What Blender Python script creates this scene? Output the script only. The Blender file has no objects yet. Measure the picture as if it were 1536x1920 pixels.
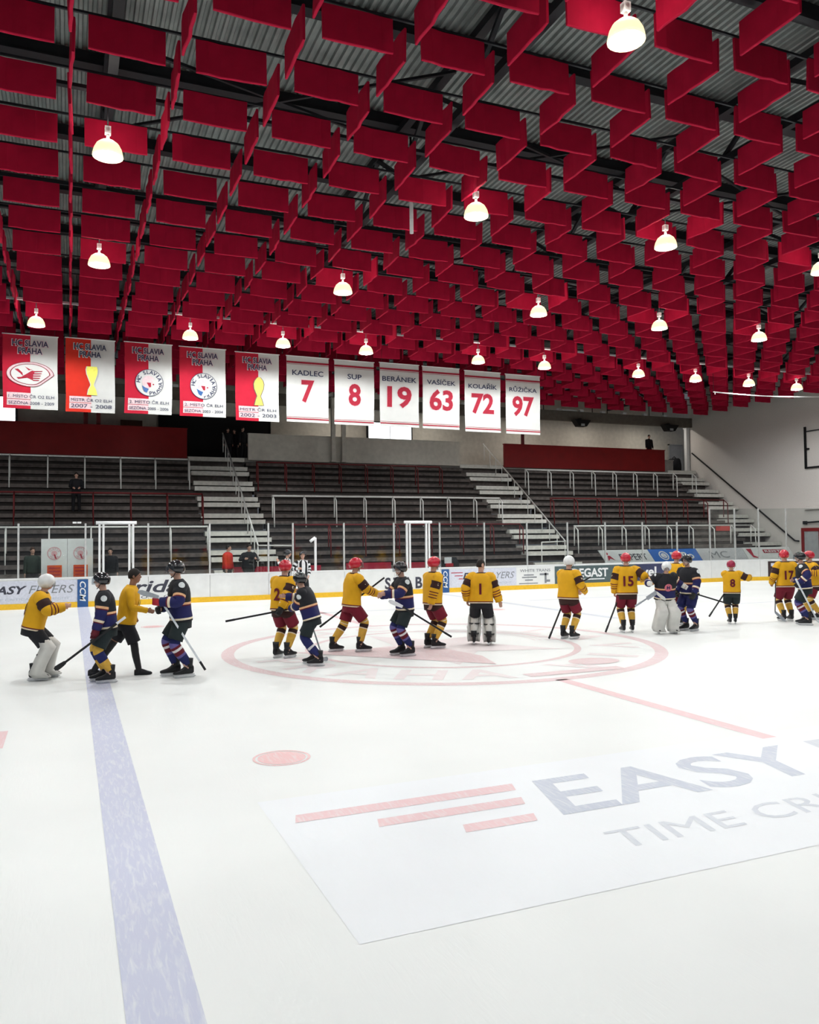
import bpy, bmesh, math, random
from mathutils import Vector, Matrix
random.seed(7)
SC = bpy.context.scene
COL = SC.collection
PI = math.pi

# ------------------------------------------------------------------ camera, world, exposure
CAM_POS = Vector((-7.2217, -15.4536, 2.2679))
YAW, PITCH, ROLL, FPX = 0.3986, 0.0331, -0.0108, 1513.5
_F = Vector((math.sin(YAW)*math.cos(PITCH), math.cos(YAW)*math.cos(PITCH), math.sin(PITCH)))
_R = Vector((math.cos(YAW), -math.sin(YAW), 0)); _U = _R.cross(_F)
_R2 = _R*math.cos(ROLL) + _U*math.sin(ROLL); _U2 = _U*math.cos(ROLL) - _R*math.sin(ROLL)
cam = bpy.data.cameras.new('camera'); camo = bpy.data.objects.new('camera', cam); COL.objects.link(camo)
m = Matrix((_R2, _U2, -_F)).transposed().to_4x4(); m.translation = CAM_POS
camo.matrix_world = m
cam.sensor_fit = 'HORIZONTAL'; cam.sensor_width = 36; cam.lens = FPX/1536*36
cam.clip_end = 300
SC.camera = camo
SC.view_settings.view_transform = 'Standard'; SC.view_settings.look = 'None'
SC.view_settings.exposure = 0.0; SC.view_settings.gamma = 1.0
SC.view_settings.use_curve_mapping = False
w = bpy.data.worlds.new('world'); SC.world = w; w.use_nodes = True
w.node_tree.nodes['Background'].inputs[0].default_value = (0.75, 0.8, 0.9, 1)
w.node_tree.nodes['Background'].inputs[1].default_value = 0.12
LAMP_W = 690.0
cy = SC.cycles; cy.max_bounces = 4; cy.diffuse_bounces = 2; cy.glossy_bounces = 1; cy.transmission_bounces = 1; cy.transparent_max_bounces = 8
cy.caustics_reflective = False; cy.caustics_refractive = False; cy.adaptive_threshold = .08

# ------------------------------------------------------------------ materials
def srgb(r, g, b):
    f = lambda c: (c/255/12.92 if c/255 <= .04045 else ((c/255+.055)/1.055)**2.4)
    return (f(r), f(g), f(b))
_M = {}
def mat(name, col, rough=.6, metal=0., var=.12, scale=14., bump=0., spec=.3, emit=0., ecol=None, coat=0.):
    if name in _M: return _M[name]
    ma = bpy.data.materials.new(name); ma.use_nodes = True; nt = ma.node_tree; b = nt.nodes['Principled BSDF']
    tc = nt.nodes.new('ShaderNodeTexCoord'); nz = nt.nodes.new('ShaderNodeTexNoise')
    nz.inputs['Scale'].default_value = scale; nz.inputs['Detail'].default_value = 4
    nt.links.new(tc.outputs['Object'], nz.inputs['Vector'])
    mr = nt.nodes.new('ShaderNodeMapRange'); mr.inputs[1].default_value = .25; mr.inputs[2].default_value = .75
    mr.inputs[3].default_value = 1-var; mr.inputs[4].default_value = 1+var
    nt.links.new(nz.outputs[0], mr.inputs[0])
    mx = nt.nodes.new('ShaderNodeVectorMath'); mx.operation = 'SCALE'; mx.inputs[0].default_value = col
    nt.links.new(mr.outputs[0], mx.inputs['Scale']); nt.links.new(mx.outputs[0], b.inputs['Base Color'])
    b.inputs['Roughness'].default_value = rough; b.inputs['Metallic'].default_value = metal
    b.inputs['Specular IOR Level'].default_value = spec; b.inputs['Coat Weight'].default_value = coat
    if bump:
        bp = nt.nodes.new('ShaderNodeBump'); bp.inputs['Strength'].default_value = bump; bp.inputs['Distance'].default_value = .02
        nt.links.new(nz.outputs[0], bp.inputs['Height']); nt.links.new(bp.outputs[0], b.inputs['Normal'])
    if emit:
        b.inputs['Emission Color'].default_value = (*(ecol or col), 1); b.inputs['Emission Strength'].default_value = emit
    _M[name] = ma; return ma
def glass_mat(name, tint, refl, rough=.05):
    if name in _M: return _M[name]
    ma = bpy.data.materials.new(name); ma.use_nodes = True; nt = ma.node_tree
    for n in list(nt.nodes): nt.nodes.remove(n)
    o = nt.nodes.new('ShaderNodeOutputMaterial'); t = nt.nodes.new('ShaderNodeBsdfTransparent'); g = nt.nodes.new('ShaderNodeBsdfGlossy')
    x = nt.nodes.new('ShaderNodeMixShader'); nz = nt.nodes.new('ShaderNodeTexNoise'); mr = nt.nodes.new('ShaderNodeMapRange')
    tc = nt.nodes.new('ShaderNodeTexCoord'); nz.inputs['Scale'].default_value = 1.3; nz.inputs['Detail'].default_value = 6
    nt.links.new(tc.outputs['Object'], nz.inputs['Vector'])
    mr.inputs[1].default_value = .3; mr.inputs[2].default_value = .75; mr.inputs[3].default_value = refl*.5; mr.inputs[4].default_value = refl*1.8
    t.inputs[0].default_value = (*tint, 1); g.inputs['Roughness'].default_value = rough; g.inputs[0].default_value = (.9, .9, .9, 1)
    nt.links.new(nz.outputs[0], mr.inputs[0]); nt.links.new(mr.outputs[0], x.inputs[0])
    nt.links.new(t.outputs[0], x.inputs[1]); nt.links.new(g.outputs[0], x.inputs[2]); nt.links.new(x.outputs[0], o.inputs[0])
    _M[name] = ma; return ma
def ice_mat(name, col, wear=.0, white=(.84, .85, .835)):
    """ice and the paint under it: skate scratches blend the paint towards the white of the ice"""
    if name in _M: return _M[name]
    ma = bpy.data.materials.new(name); ma.use_nodes = True; nt = ma.node_tree; b = nt.nodes['Principled BSDF']
    tc = nt.nodes.new('ShaderNodeTexCoord')
    def noise(scale, det, sx=1, rot=0, dist=0.):
        mp = nt.nodes.new('ShaderNodeMapping'); mp.inputs['Scale'].default_value = (sx, 1, 1); mp.inputs['Rotation'].default_value = (0, 0, rot)
        n = nt.nodes.new('ShaderNodeTexNoise'); n.inputs['Scale'].default_value = scale; n.inputs['Detail'].default_value = det
        n.inputs['Distortion'].default_value = dist
        nt.links.new(tc.outputs['Object'], mp.inputs[0]); nt.links.new(mp.outputs[0], n.inputs['Vector']); return n
    a = noise(5, 8, 6, .5, .6); c = noise(5, 8, 7, -.7, .6); d = noise(.35, 3)
    mn = nt.nodes.new('ShaderNodeMath'); mn.operation = 'MAXIMUM'
    nt.links.new(a.outputs[0], mn.inputs[0]); nt.links.new(c.outputs[0], mn.inputs[1])
    mr = nt.nodes.new('ShaderNodeMapRange'); mr.inputs[1].default_value = .52; mr.inputs[2].default_value = .74
    mr.inputs[3].default_value = wear*.25; mr.inputs[4].default_value = min(1, wear*1.0)
    nt.links.new(mn.outputs[0], mr.inputs[0])
    mx = nt.nodes.new('ShaderNodeMix'); mx.data_type = 'RGBA'
    mx.inputs[6].default_value = (*col, 1); mx.inputs[7].default_value = (*white, 1)
    nt.links.new(mr.outputs[0], mx.inputs[0])
    r2 = nt.nodes.new('ShaderNodeMapRange'); r2.inputs[1].default_value = .3; r2.inputs[2].default_value = .7
    r2.inputs[3].default_value = .95; r2.inputs[4].default_value = 1.03
    nt.links.new(d.outputs[0], r2.inputs[0])
    sc = nt.nodes.new('ShaderNodeVectorMath'); sc.operation = 'SCALE'
    nt.links.new(mx.outputs[2], sc.inputs[0]); nt.links.new(r2.outputs[0], sc.inputs['Scale'])
    nt.links.new(sc.outputs[0], b.inputs['Base Color'])
    b.inputs['Roughness'].default_value = .42; b.inputs['Specular IOR Level'].default_value = .10
    bp = nt.nodes.new('ShaderNodeBump'); bp.inputs['Strength'].default_value = .12; bp.inputs['Distance'].default_value = .01
    nt.links.new(mn.outputs[0], bp.inputs['Height']); nt.links.new(bp.outputs[0], b.inputs['Normal'])
    _M[name] = ma; return ma

M_ICE = ice_mat('ice', (.85, .855, .835))
M_BLUE_ICE = ice_mat('blue_paint_under_ice', (.53, .545, .70), .6)
M_RED_ICE = ice_mat('red_paint_under_ice', (.82, .52, .535), .6)
M_CIRC_ICE = ice_mat('faded_red_paint_under_ice', (.74, .53, .54), .6)
M_PALE_ICE = ice_mat('pale_red_paint_under_ice', (.82, .71, .71), .5)
M_SPOT_ICE = ice_mat('pink_paint_under_ice', (.85, .48, .48), .6)
M_PATCH_ICE = ice_mat('white_paint_under_ice', (.86, .868, .89), .3)
M_LETTER_ICE = ice_mat('grey_blue_paint_under_ice', (.50, .53, .63), .6)
M_THIN_ICE = ice_mat('grey_paint_under_ice', (.62, .64, .70), .5)
M_RED = mat('red_fabric', (.47, .006, .040), .75, var=.14, scale=3, bump=.12, spec=.15)
M_DECK = mat('galvanised_deck', (.25, .28, .27), .5, .3, .3, 1.5)
M_STEEL = mat('dark_steel', (.02, .022, .026), .5, .3, .2, 4)
M_GREYSTEEL = mat('grey_steel', (.42, .43, .44), .5, .1, .1, 4)
M_WHITE = mat('white_paint', (.78, .78, .78), .45, var=.05)
M_RAIL = mat('white_rail_paint', (.80, .79, .76), .4, var=.06)
M_REDRAIL = mat('dark_red_rail_paint', (.13, .012, .014), .5)
M_BOARD = mat('board_plastic', (.80, .80, .79), .35, var=.05, scale=3, spec=.4)
M_YELLOW = mat('yellow_kick_plate', (.85, .50, .03), .4, var=.08)
M_TERR_SHADE = mat('shaded_terrace_riser', (.042, .036, .034), .9)  # darker than the step boards: shade beneath them put into the colour
M_TERR = mat('terrace_timber', (.12, .102, .095), .8, var=.35, scale=5, bump=.15, spec=.1)
M_TREAD = mat('concrete_tread', (.66, .64, .59), .85, var=.15, scale=6, bump=.1)
M_CONC = mat('concrete', (.28, .26, .24), .85, var=.2, scale=3, bump=.1)
M_WALL = mat('grey_roughcast', (.70, .655, .62), .95, var=.10, scale=26, bump=.5, spec=.1)
M_BACK = mat('beige_plaster', (.66, .62, .55), .9, var=.1, scale=4)
M_BEAM = mat('brown_beam', (.13, .11, .09), .8, var=.2, scale=4)
M_REDBOX = mat('red_panel_paint', (.22, .003, .004), .6, var=.12, scale=2)
M_BLACK = mat('black_matt', (.006, .006, .007), .7, var=.2)
M_GLASS = glass_mat('rink_glass', (.93, .95, .94), .06)
M_VISOR = glass_mat('clear_visor', (.86, .88, .9), .12)
M_POSTG = mat('aluminium_post', (.55, .55, .54), .4, .4)
M_GLOW = mat('lamp_glow', (1, .95, .8), .4, emit=1.25, ecol=(1, .80, .45))
M_BULB = mat('lamp_lens', (1, 1, 1), .4, emit=40, ecol=(1, .97, .9))
M_GLOW.cycles.emission_sampling = 'NONE'; M_BULB.cycles.emission_sampling = 'NONE'
M_WIN = mat('daylit_pane', (1, 1, 1), .3, emit=3, ecol=(.93, .97, 1))

# ------------------------------------------------------------------ helpers
def tag(o, label, cat=None, group=None, kind=None):
    o['label'] = label
    if cat: o['category'] = cat
    if group: o['group'] = group
    if kind: o['kind'] = kind
    return o
def empty(name, loc=(0, 0, 0), rz=0., parent=None):
    o = bpy.data.objects.new(name, None); COL.objects.link(o); o.location = loc; o.rotation_euler = (0, 0, rz)
    o.empty_display_size = .1
    if parent: o.parent = parent
    return o
def mesh_obj(name, me, parent=None, mats=None):
    o = bpy.data.objects.new(name, me); COL.objects.link(o)
    if mats is not None and not me.materials:
        for x in (mats if isinstance(mats, (list, tuple)) else [mats]): me.materials.append(x)
    if parent: o.parent = parent
    return o
class MB:
    """collects simple solids into one mesh"""
    def __init__(s): s.v = []; s.f = []; s.mi = []; s.sm = []
    def add(s, vs, fs, mi=0, smooth=False):
        n = len(s.v); s.v += [tuple(q) for q in vs]
        for i, f in enumerate(fs):
            s.f.append([n+k for k in f]); s.mi.append(mi[i] if isinstance(mi, list) else mi); s.sm.append(smooth)
        return s
    def box(s, x0, x1, y0, y1, z0, z1, mi=0):
        return s.add([(x0, y0, z0), (x1, y0, z0), (x1, y1, z0), (x0, y1, z0), (x0, y0, z1), (x1, y0, z1), (x1, y1, z1), (x0, y1, z1)],
            [(0, 3, 2, 1), (4, 5, 6, 7), (0, 1, 5, 4), (1, 2, 6, 5), (2, 3, 7, 6), (3, 0, 4, 7)], mi)
    def rings(s, rings, cap=True, mi=0, smooth=True, segmi=None):
        n = len(rings[0]); vs = [q for r in rings for q in r]; fs = []; ms = []
        for i in range(len(rings)-1):
            for k in range(n):
                fs.append((i*n+k, i*n+(k+1) % n, (i+1)*n+(k+1) % n, (i+1)*n+k))
                ms.append(segmi(i, k) if segmi else (mi[i] if isinstance(mi, list) else mi))
        if cap:
            fs.append(tuple(range(n-1, -1, -1))); ms.append(ms[0]); fs.append(tuple((len(rings)-1)*n+k for k in range(n))); ms.append(ms[-2])
        return s.add(vs, fs, ms, smooth)
    def tube(s, pts, rad, seg=8, mi=0, cap=True, smooth=True, flat=1., ref=None):
        pts = [Vector(q) for q in pts]
        if not isinstance(rad, (list, tuple)): rad = [rad]*len(pts)
        rings = []; nrm = None
        for i, q in enumerate(pts):
            d = (pts[min(i+1, len(pts)-1)]-pts[max(i-1, 0)]).normalized()
            if nrm is None:
                nrm = Vector(ref) if ref is not None else (Vector((0, 0, 1)) if abs(d.z) < .9 else Vector((1, 0, 0)))
            nrm = (nrm-d*nrm.dot(d)).normalized(); b = d.cross(nrm)
            rings.append([q+(nrm*math.cos(2*PI*k/seg)+b*math.sin(2*PI*k/seg)*flat)*rad[i] for k in range(seg)])
        return s.rings(rings, cap, mi, smooth)
    def bar(s, a, b, w, h, mi=0):
        """rectangular bar a to b"""
        a = Vector(a); b = Vector(b); d = (b-a).normalized(); up = Vector((0, 0, 1)) if abs(d.z) < .95 else Vector((0, 1, 0))
        x = d.cross(up).normalized()*w/2; y = x.cross(d).normalized()*h/2
        return s.rings([[q-x-y, q+x-y, q+x+y, q-x+y] for q in (a, b)], True, mi, False)
    def ell(s, c, r, seg=12, nr=8, mi=0, mtx=None):
        c = Vector(c); rings = []
        for i in range(nr+1):
            t = PI*i/nr; t = min(max(t, .06), PI-.06)
            ring = []
            for k in range(seg):
                v = Vector((r[0]*math.sin(t)*math.cos(2*PI*k/seg), r[1]*math.sin(t)*math.sin(2*PI*k/seg), -r[2]*math.cos(t)))
                ring.append(c+(mtx @ v if mtx else v))
            rings.append(ring)
        return s.rings(rings, True, mi, True)
    def lathe(s, prof, seg=16, mi=0, c=(0, 0, 0), cap=True):
        return s.rings([[(c[0]+r*math.cos(2*PI*k/seg), c[1]+r*math.sin(2*PI*k/seg), c[2]+z) for k in range(seg)] for r, z in prof], cap, mi)
    def prism(s, poly, y0, y1, mi=0):
        """polygon in x,z extruded along y"""
        n = len(poly)
        vs = [(x, y0, z) for x, z in poly]+[(x, y1, z) for x, z in poly]
        return s.add(vs, [tuple(range(n)), tuple(range(2*n-1, n-1, -1))]+[(i, i+n, (i+1) % n+n, (i+1) % n) for i in range(n)], mi)
    def flat(s, poly, z=0., mi=0):
        return s.add([(x, y, z) for x, y in poly], [tuple(range(len(poly)))], mi)
    def mesh(s, name, mats):
        me = bpy.data.meshes.new(name); me.from_pydata(s.v, [], s.f)
        for x in (mats if isinstance(mats, (list, tuple)) else [mats]): me.materials.append(x)
        me.polygons.foreach_set('material_index', s.mi); me.polygons.foreach_set('use_smooth', s.sm); me.update()
        return me
    def build(s, name, mats, parent=None, loc=None):
        o = mesh_obj(name, s.mesh(name, mats), parent)
        if loc is not None: o.location = loc
        return o

_TX = {}
def text_geo(body, bold=0., shear=0., spacing=1.):
    """letters as flat geometry, unit bounding box: verts (u,v) and faces, and width/height ratio"""
    k = (body, bold, shear, spacing)
    if k in _TX: return _TX[k]
    cu = bpy.data.curves.new('letters', 'FONT'); cu.body = body; cu.offset = bold; cu.shear = shear; cu.space_character = spacing
    cu.resolution_u = 3; cu.fill_mode = 'FRONT'
    ob = bpy.data.objects.new('letters', cu); COL.objects.link(ob)
    dg = bpy.context.evaluated_depsgraph_get(); me = bpy.data.meshes.new_from_object(ob.evaluated_get(dg))
    vs = [(v.co.x, v.co.y) for v in me.vertices]; fs = [tuple(p.vertices) for p in me.polygons]
    bpy.data.objects.remove(ob); bpy.data.curves.remove(cu); bpy.data.meshes.remove(me)
    xs = [v[0] for v in vs]; ys = [v[1] for v in vs]; x0, x1, y0, y1 = min(xs), max(xs), min(ys), max(ys)
    _TX[k] = ([((x-x0)/(x1-x0), (y-y0)/(y1-y0)) for x, y in vs], fs, (x1-x0)/(y1-y0)); return _TX[k]
def letter_mesh(mb, body, x0, x1, y0, y1, fn, mi=0, bold=.0, shear=0., spacing=1.):
    vs, fs, r = text_geo(body, bold, shear, spacing)
    return mb.add([fn(x0+(x1-x0)*u, y0+(y1-y0)*v) for u, v in vs], fs, mi)
def ring_letters(mb, body, r, h, a0, a1, fn, mi=0, inward=False, bold=.02):
    """letters along an arc; inward: their feet point outwards (read along the lower side)"""
    n = len(body)
    for i, ch in enumerate(body):
        if ch == ' ': continue
        a = a0+(a1-a0)*i/(n-1); vs, fs, ra = text_geo(ch, bold); wd = h*ra
        if ch in 'I1': wd = h*.28
        t = (a-PI/2) if not inward else (a+PI/2)
        cx, cy = r*math.cos(a), r*math.sin(a)
        mb.add([fn(cx+((u-.5)*wd)*math.cos(t)-(v-.5)*h*math.sin(t), cy+((u-.5)*wd)*math.sin(t)+(v-.5)*h*math.cos(t)) for u, v in vs], fs, mi)
def annulus(mb, r0, r1, fn, mi=0, n=72, a0=0., a1=2*PI):
    vs = []
    for i in range(n+1):
        a = a0+(a1-a0)*i/n
        vs += [fn(r0*math.cos(a), r0*math.sin(a)), fn(r1*math.cos(a), r1*math.sin(a))]
    mb.add(vs, [(2*i, 2*i+1, 2*i+3, 2*i+2) for i in range(n)], mi)
def disc(mb, r, fn, mi=0, n=40, cx=0., cy=0., ry=None):
    mb.add([fn(cx+r*math.cos(2*PI*i/n), cy+(ry or r)*math.sin(2*PI*i/n)) for i in range(n)], [tuple(range(n))], mi)

# ------------------------------------------------------------------ ice and floor
BY = 15.15
ice = MB()
ice.flat([(-32, -15.15), (30.5, -15.15), (30.5, 15.4), (-32, 15.4)], 0)
ice_o = ice.build('floor', M_ICE); tag(ice_o, 'white ice sheet with faded painted lines', 'ice', kind='structure')
def on_ice(z): return lambda x, y: (x, y, z)
def ice_paint(name, fn, material, z=.002):
    mb = MB(); fn(mb, on_ice(z)); return mb.build(name, material, ice_o)
def strip(mb, f, x0, x1, y0, y1): mb.add([f(x0, y0), f(x1, y0), f(x1, y1), f(x0, y1)], [(0, 1, 2, 3)])
ice_paint('blue_line', lambda mb, f: strip(mb, f, -6.97, -6.62, -15, 15.1), M_BLUE_ICE)
ice_paint('centre_line', lambda mb, f: [strip(mb, f, -.11, .10, -8.62, -4.45), strip(mb, f, -.11, .10, 4.55, 15.1)], M_RED_ICE)
ice_paint('far_blue_line', lambda mb, f: strip(mb, f, 6.62, 6.92, 3, 15.1), M_THIN_ICE)
def spot(cx, cy):
    def fn(mb, f):
        disc(mb, .25, f, 0, 32, cx, cy); annulus(mb, .27, .30, lambda x, y: f(cx+x, cy+y))
    ice_paint('faceoff_spot', fn, M_SPOT_ICE)
spot(-5.18, -7.1); spot(5.2, -7.1); spot(-5.18, 7.1); spot(5.2, 7.1)
ice_paint('faceoff_line', lambda mb, f: strip(mb, f, -8.6, -7.9, -5.4, -4.5), M_RED_ICE)
ice_paint('ice_streak', lambda mb, f: [strip(mb, f, 8.0, 14.0, 9.6, 9.8), strip(mb, f, -1.5, 3.5, 8.6, 8.78), strip(mb, f, 12.5, 18, 5.0, 5.12)], M_THIN_ICE)
# centre emblem: rings, lettering, star
def emb_rings(mb, f):
    annulus(mb, 4.28, 4.53, f); annulus(mb, 2.72, 2.86, f)
ice_paint('centre_circle', emb_rings, M_CIRC_ICE)
def emb_letters(mb, f):
    ring_letters(mb, 'PRAHA', 3.55, .95, math.radians(189), math.radians(256), f, inward=True)
    ring_letters(mb, 'HC SLAVIA', 3.55, .95, math.radians(118), math.radians(-72), f)
ice_paint('emblem_lettering', emb_letters, M_PALE_ICE, .003)
def emb_inside(mb, f):
    star = []
    for i in range(10):
        r = 2.5 if i % 2 == 0 else 1.05; a = math.radians(180)+i*PI/5; star.append((r*math.cos(a), r*math.sin(a)))
    mb.add([f(*q) for q in star]+[f(0, 0)], [(i, (i+1) % 10, 10) for i in range(10)])
    for k in range(5):
        annulus(mb, 2.05+.16*k-.06, 2.05+.16*k, lambda x, y: f(x*.9+.5, y*.9+.5), 0, 30, -.3, 1.5)
ice_paint('emblem_star', emb_inside, M_PALE_ICE, .0035)
ice_paint('emblem_ribbon', lambda mb, f: (strip(mb, f, -.30, 1.6, -4.05, -3.75), mb.add([f(-3.1, .5), f(-.15, -2.62), f(.1, -1.6), f(-.2, .3)], [(0, 1, 2, 3)])), M_CIRC_ICE, .0045)
ice_paint('centre_dot', lambda mb, f: disc(mb, .5, f, 0, 32, 1.6, -3.1, .36), M_CIRC_ICE, .005)
# advert on the near ice: sheared lettering
def adv(x, y): return x, y
ice_paint('advert_patch', lambda mb, f: strip(mb, f, -5.72, 5.6, -11.1, -8.42), M_PATCH_ICE, .0015)
def bars(mb, f):
    for x0, x1, y0, y1 in ((-5.50, -3.46, -9.06, -8.88), (-4.92, -3.58, -9.42, -9.25), (-4.35, -3.70, -9.81, -9.65)):
        mb.add([f(x0-.05, y0), f(x1-.06, y0), f(x1, y1), f(x0, y1)], [(0, 1, 2, 3)])
ice_paint('advert_bars', bars, M_RED_ICE, .003)
ice_paint('advert_name', lambda mb, f: letter_mesh(mb, 'EASY', -3.50, -.18, -9.80, -8.88, f, 0, .012, .25), M_LETTER_ICE, .003)
ice_paint('advert_name', lambda mb, f: letter_mesh(mb, 'FLYERS', -.05, 4.4, -9.80, -8.88, f, 0, .0, .25), M_THIN_ICE, .003)
ice_paint('advert_slogan', lambda mb, f: letter_mesh(mb, 'TIME CRITICAL', -3.46, .35, -10.57, -10.24, f, 0, .0, .2), M_THIN_ICE, .003)

pf = MB().box(-9.6, 3.0, 15.55, 17.3, -.02, .29).box(-9.6, 3.0, 15.5, 15.56, .24, .30); tag(pf.build('floor_bench_platform', M_CONC), 'raised platform behind the left boards', 'floor', kind='structure')
flo = MB(); flo.box(-40, 40, 15.3, 34, -.3, -.02); flo.box(30, 40, -17, 15.3, -.3, -.02); flo.box(-40, 40, -22, -15.15, -.3, -.02)
tag(flo.build('floor_walkway', M_CONC), 'grey concrete walkway behind the rink boards', 'floor', kind='structure')

# ------------------------------------------------------------------ ceiling: deck, trusses, red baffles
DECK_Z = 12.7
def deck():
    mb = MB(); x = -20.; p = .17; prof = []
    while x < 34.:
        prof += [(x, 0), (x+.06, 0), (x+.085, .06), (x+.145, .06)]; x += p
    n = len(prof); vs = [(a, -20., DECK_Z+b) for a, b in prof]+[(a, 33., DECK_Z+b) for a, b in prof]
    mb.add(vs, [(i, i+1, i+1+n, i+n) for i in range(n-1)])
    return mb.build('ceiling', M_DECK)
ceil_o = deck(); tag(ceil_o, 'grey corrugated roof deck hung with rows of red fabric baffles', 'ceiling', kind='structure')
def purlin(y):
    mb = MB(); mb.box(-20, 33, y-.09, y+.09, DECK_Z-.28, DECK_Z-.02); mb.box(-20, 33, y-.14, y+.14, DECK_Z-.31, DECK_Z-.28); mb.build('purlin', M_STEEL, ceil_o)
for i in range(13): purlin(-14.5+3.44*i)
def truss(x):
    mb = MB(); zt, zb = DECK_Z-.35, 11.15
    mb.box(x-.09, x+.09, -18, 31, zt-.09, zt+.09); mb.box(x-.09, x+.09, -18, 31, zb-.09, zb+.09)
    y = -18.; up = False
    while y < 30:
        mb.bar((x, y, zt if up else zb), (x, y+1.72, zb if up else zt), .09, .09); y += 1.72; up = not up
    mb.build('roof_truss', M_STEEL, ceil_o)
for x in (-13.3, -6.5, .3, 7.1, 13.9, 20.7, 27.5): truss(x)
def brace(x0, x1, y0, y1):
    mb = MB(); z = 11.25
    mb.bar((x0, y0, z), (x1, y1, z+.9), .06, .06); mb.bar((x1, y0, z+.9), (x0, y1, z), .06, .06); mb.build('cross_brace', M_STEEL, ceil_o)
for i, x in enumerate((-6.5, .3, 7.1, 13.9, 20.7)):
    for k in range(4): brace(x, x+6.8, -9+8.6*k, -9+8.6*k+3.44)
# light channel above the lamp rows
for y, z, m_ in ((-5.9, 10.84, M_STEEL), (.75, 10.84, M_STEEL), (7.3, 10.84, M_STEEL), (14.45, 10.46, M_GREYSTEEL), (-12.4, 10.84, M_STEEL)):
    MB().box(-14, 31.5, y-.06, y+.06, z, z+.07).build('cable_channel', m_, ceil_o)
ZB, BH, BL = 10.2, .58, 1.2
def baffle_mesh(seed):
    r = random.Random(seed); mb = MB(); n = 6; rings = []
    for i in range(n+1):
        t = i/n; x = (t-.5)*BL; bow = .02*math.sin(PI*t)*r.uniform(-1, 1); sag = .014*math.sin(PI*t)*r.uniform(.2, 1.4)
        th = .030*(.75 if i in (0, n) else 1); e = .012
        prof = [(-th, e), (-th*.6, 0), (th*.6, 0), (th, e), (th, BH*.5), (th, BH-e), (0, BH), (-th, BH-e), (-th, BH*.5)]
        rings.append([(x, y+bow, z-(sag if z < .3 else sag*.5)) for y, z in prof])
    mb.rings(rings, True, 0, False)
    me = mb.mesh('baffle', M_RED); return me
BAFF = [baffle_mesh(k) for k in range(4)]
GX0, GP = -7.22, 1.70; GY0, GPY = -3.45, 1.722
def in_view(p):
    d = Vector(p)-CAM_POS; z = d.dot(_F)
    if z < 1: return None
    u = 768+FPX*d.dot(_R2)/z; v = 960-FPX*d.dot(_U2)/z
    return (z, u, v) if -80 < u < 1616 and -70 < v < 1000 else None
panels = []
for i in range(-5, 23):
    for j in range(-7, 18):
        X, Y = GX0+GP*i, GY0+GPY*j
        c = (X+GP*.5, Y, ZB); panels.append((c, 0.))
        if j < 17: panels.append(((X, Y+.15+BL/2, ZB), PI/2))
panels = [q for q in panels if q[0][0] < 32.0 and q[0][1] < 27.4]
rb = random.Random(3)
def jit(): return (rb.gauss(0, .022), rb.gauss(0, .012), rb.gauss(0, .02))
vis = sorted([(in_view(q[0])[0], k) for k, q in enumerate(panels) if in_view(q[0])])
near = set(k for _, k in vis[:300]); rest = MB()
for k, (c, rz) in enumerate(panels):
    me = BAFF[k*7 % 4]; j = jit(); dz = rb.gauss(0, .015)
    if k in near:
        o = mesh_obj('baffle', me, ceil_o); o.location = (c[0], c[1], c[2]+dz); o.rotation_euler = (j[0], j[1], rz+j[2])
    else:
        T = Matrix.Translation((c[0], c[1], c[2]+dz)) @ Matrix.Rotation(rz+j[2], 4, 'Z') @ Matrix.Rotation(j[0], 4, 'X')
        rest.add([T @ v.co for v in me.vertices], [tuple(p.vertices) for p in me.polygons])
ro = rest.build('baffle_field', M_RED, ceil_o); ro['kind'] = 'stuff'; ro['label'] = 'farther red fabric baffles hanging in a grid'
for j in range(-7, 18):      # rails the baffles hang from
    y = GY0+GPY*j
    MB().box(-15.7, 32, y-.02, y+.02, ZB+BH-.005, ZB+BH+.035).build('hanging_rail', M_STEEL, ceil_o)
# ------------------------------------------------------------------ lamps
def lamp_meshes():
    a = MB().lathe([(.06, .315), (.13, .295), (.205, .235), (.255, .14), (.278, .05), (.282, 0), (.268, .0), (.24, .13), (.19, .215), (.07, .29)], 20, cap=False).mesh('reflector', M_GLOW)
    b = MB().ell((0, 0, .03), (.235, .235, .075), 20, 6).mesh('lens', M_BULB)
    c = MB().box(-.055, .055, -.055, .055, .44, .58).lathe([(.03, .30), (.03, .45)], 10).mesh('ballast', M_WHITE)
    d = MB().tube([(0, 0, .58), (0, 0, 10.84-9.62)], .014, 6).mesh('cable', M_STEEL)
    return a, b, c, d
LM = lamp_meshes()
LZ = 9.62
spot_data = bpy.data.lights.new('lamp_light', 'SPOT'); spot_data.energy = LAMP_W; spot_data.spot_size = math.radians(178); spot_data.spot_blend = .30
spot_data.shadow_soft_size = .22; spot_data.color = (.95, 1, 1)
leak_data = bpy.data.lights.new('reflector_leak', 'POINT'); leak_data.energy = 22; leak_data.shadow_soft_size = .2; leak_data.color = (1, .95, .85)
def lamp(x, y, label):
    r = empty('high_bay_lamp', (x, y, LZ)); tag(r, label, 'lamp', 'high bay lamps under the red baffles')
    for n, me in zip(('reflector', 'lens', 'ballast', 'cable'), LM): mesh_obj(n, me, r)
    l = bpy.data.objects.new('lamp_light', spot_data); COL.objects.link(l); l.parent = r; l.location = (0, 0, -.08)
    if 'outside' not in label:        # light that the translucent reflector lets through sideways and up
        k = bpy.data.objects.new('reflector_leak', leak_data); COL.objects.link(k); k.parent = r; k.location = (0, 0, .52)
ORD = ['leftmost', 'second', 'third', 'fourth', 'fifth', 'sixth', 'seventh', 'eighth', 'ninth', 'tenth']
def row(xs, y, desc):
    for i, x in enumerate(xs):
        n = ORD[i]
        lamp(CAM_POS.x+x, y, (n if n == 'leftmost' else n+' from left')+' glowing bell lamp in the '+desc)
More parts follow.
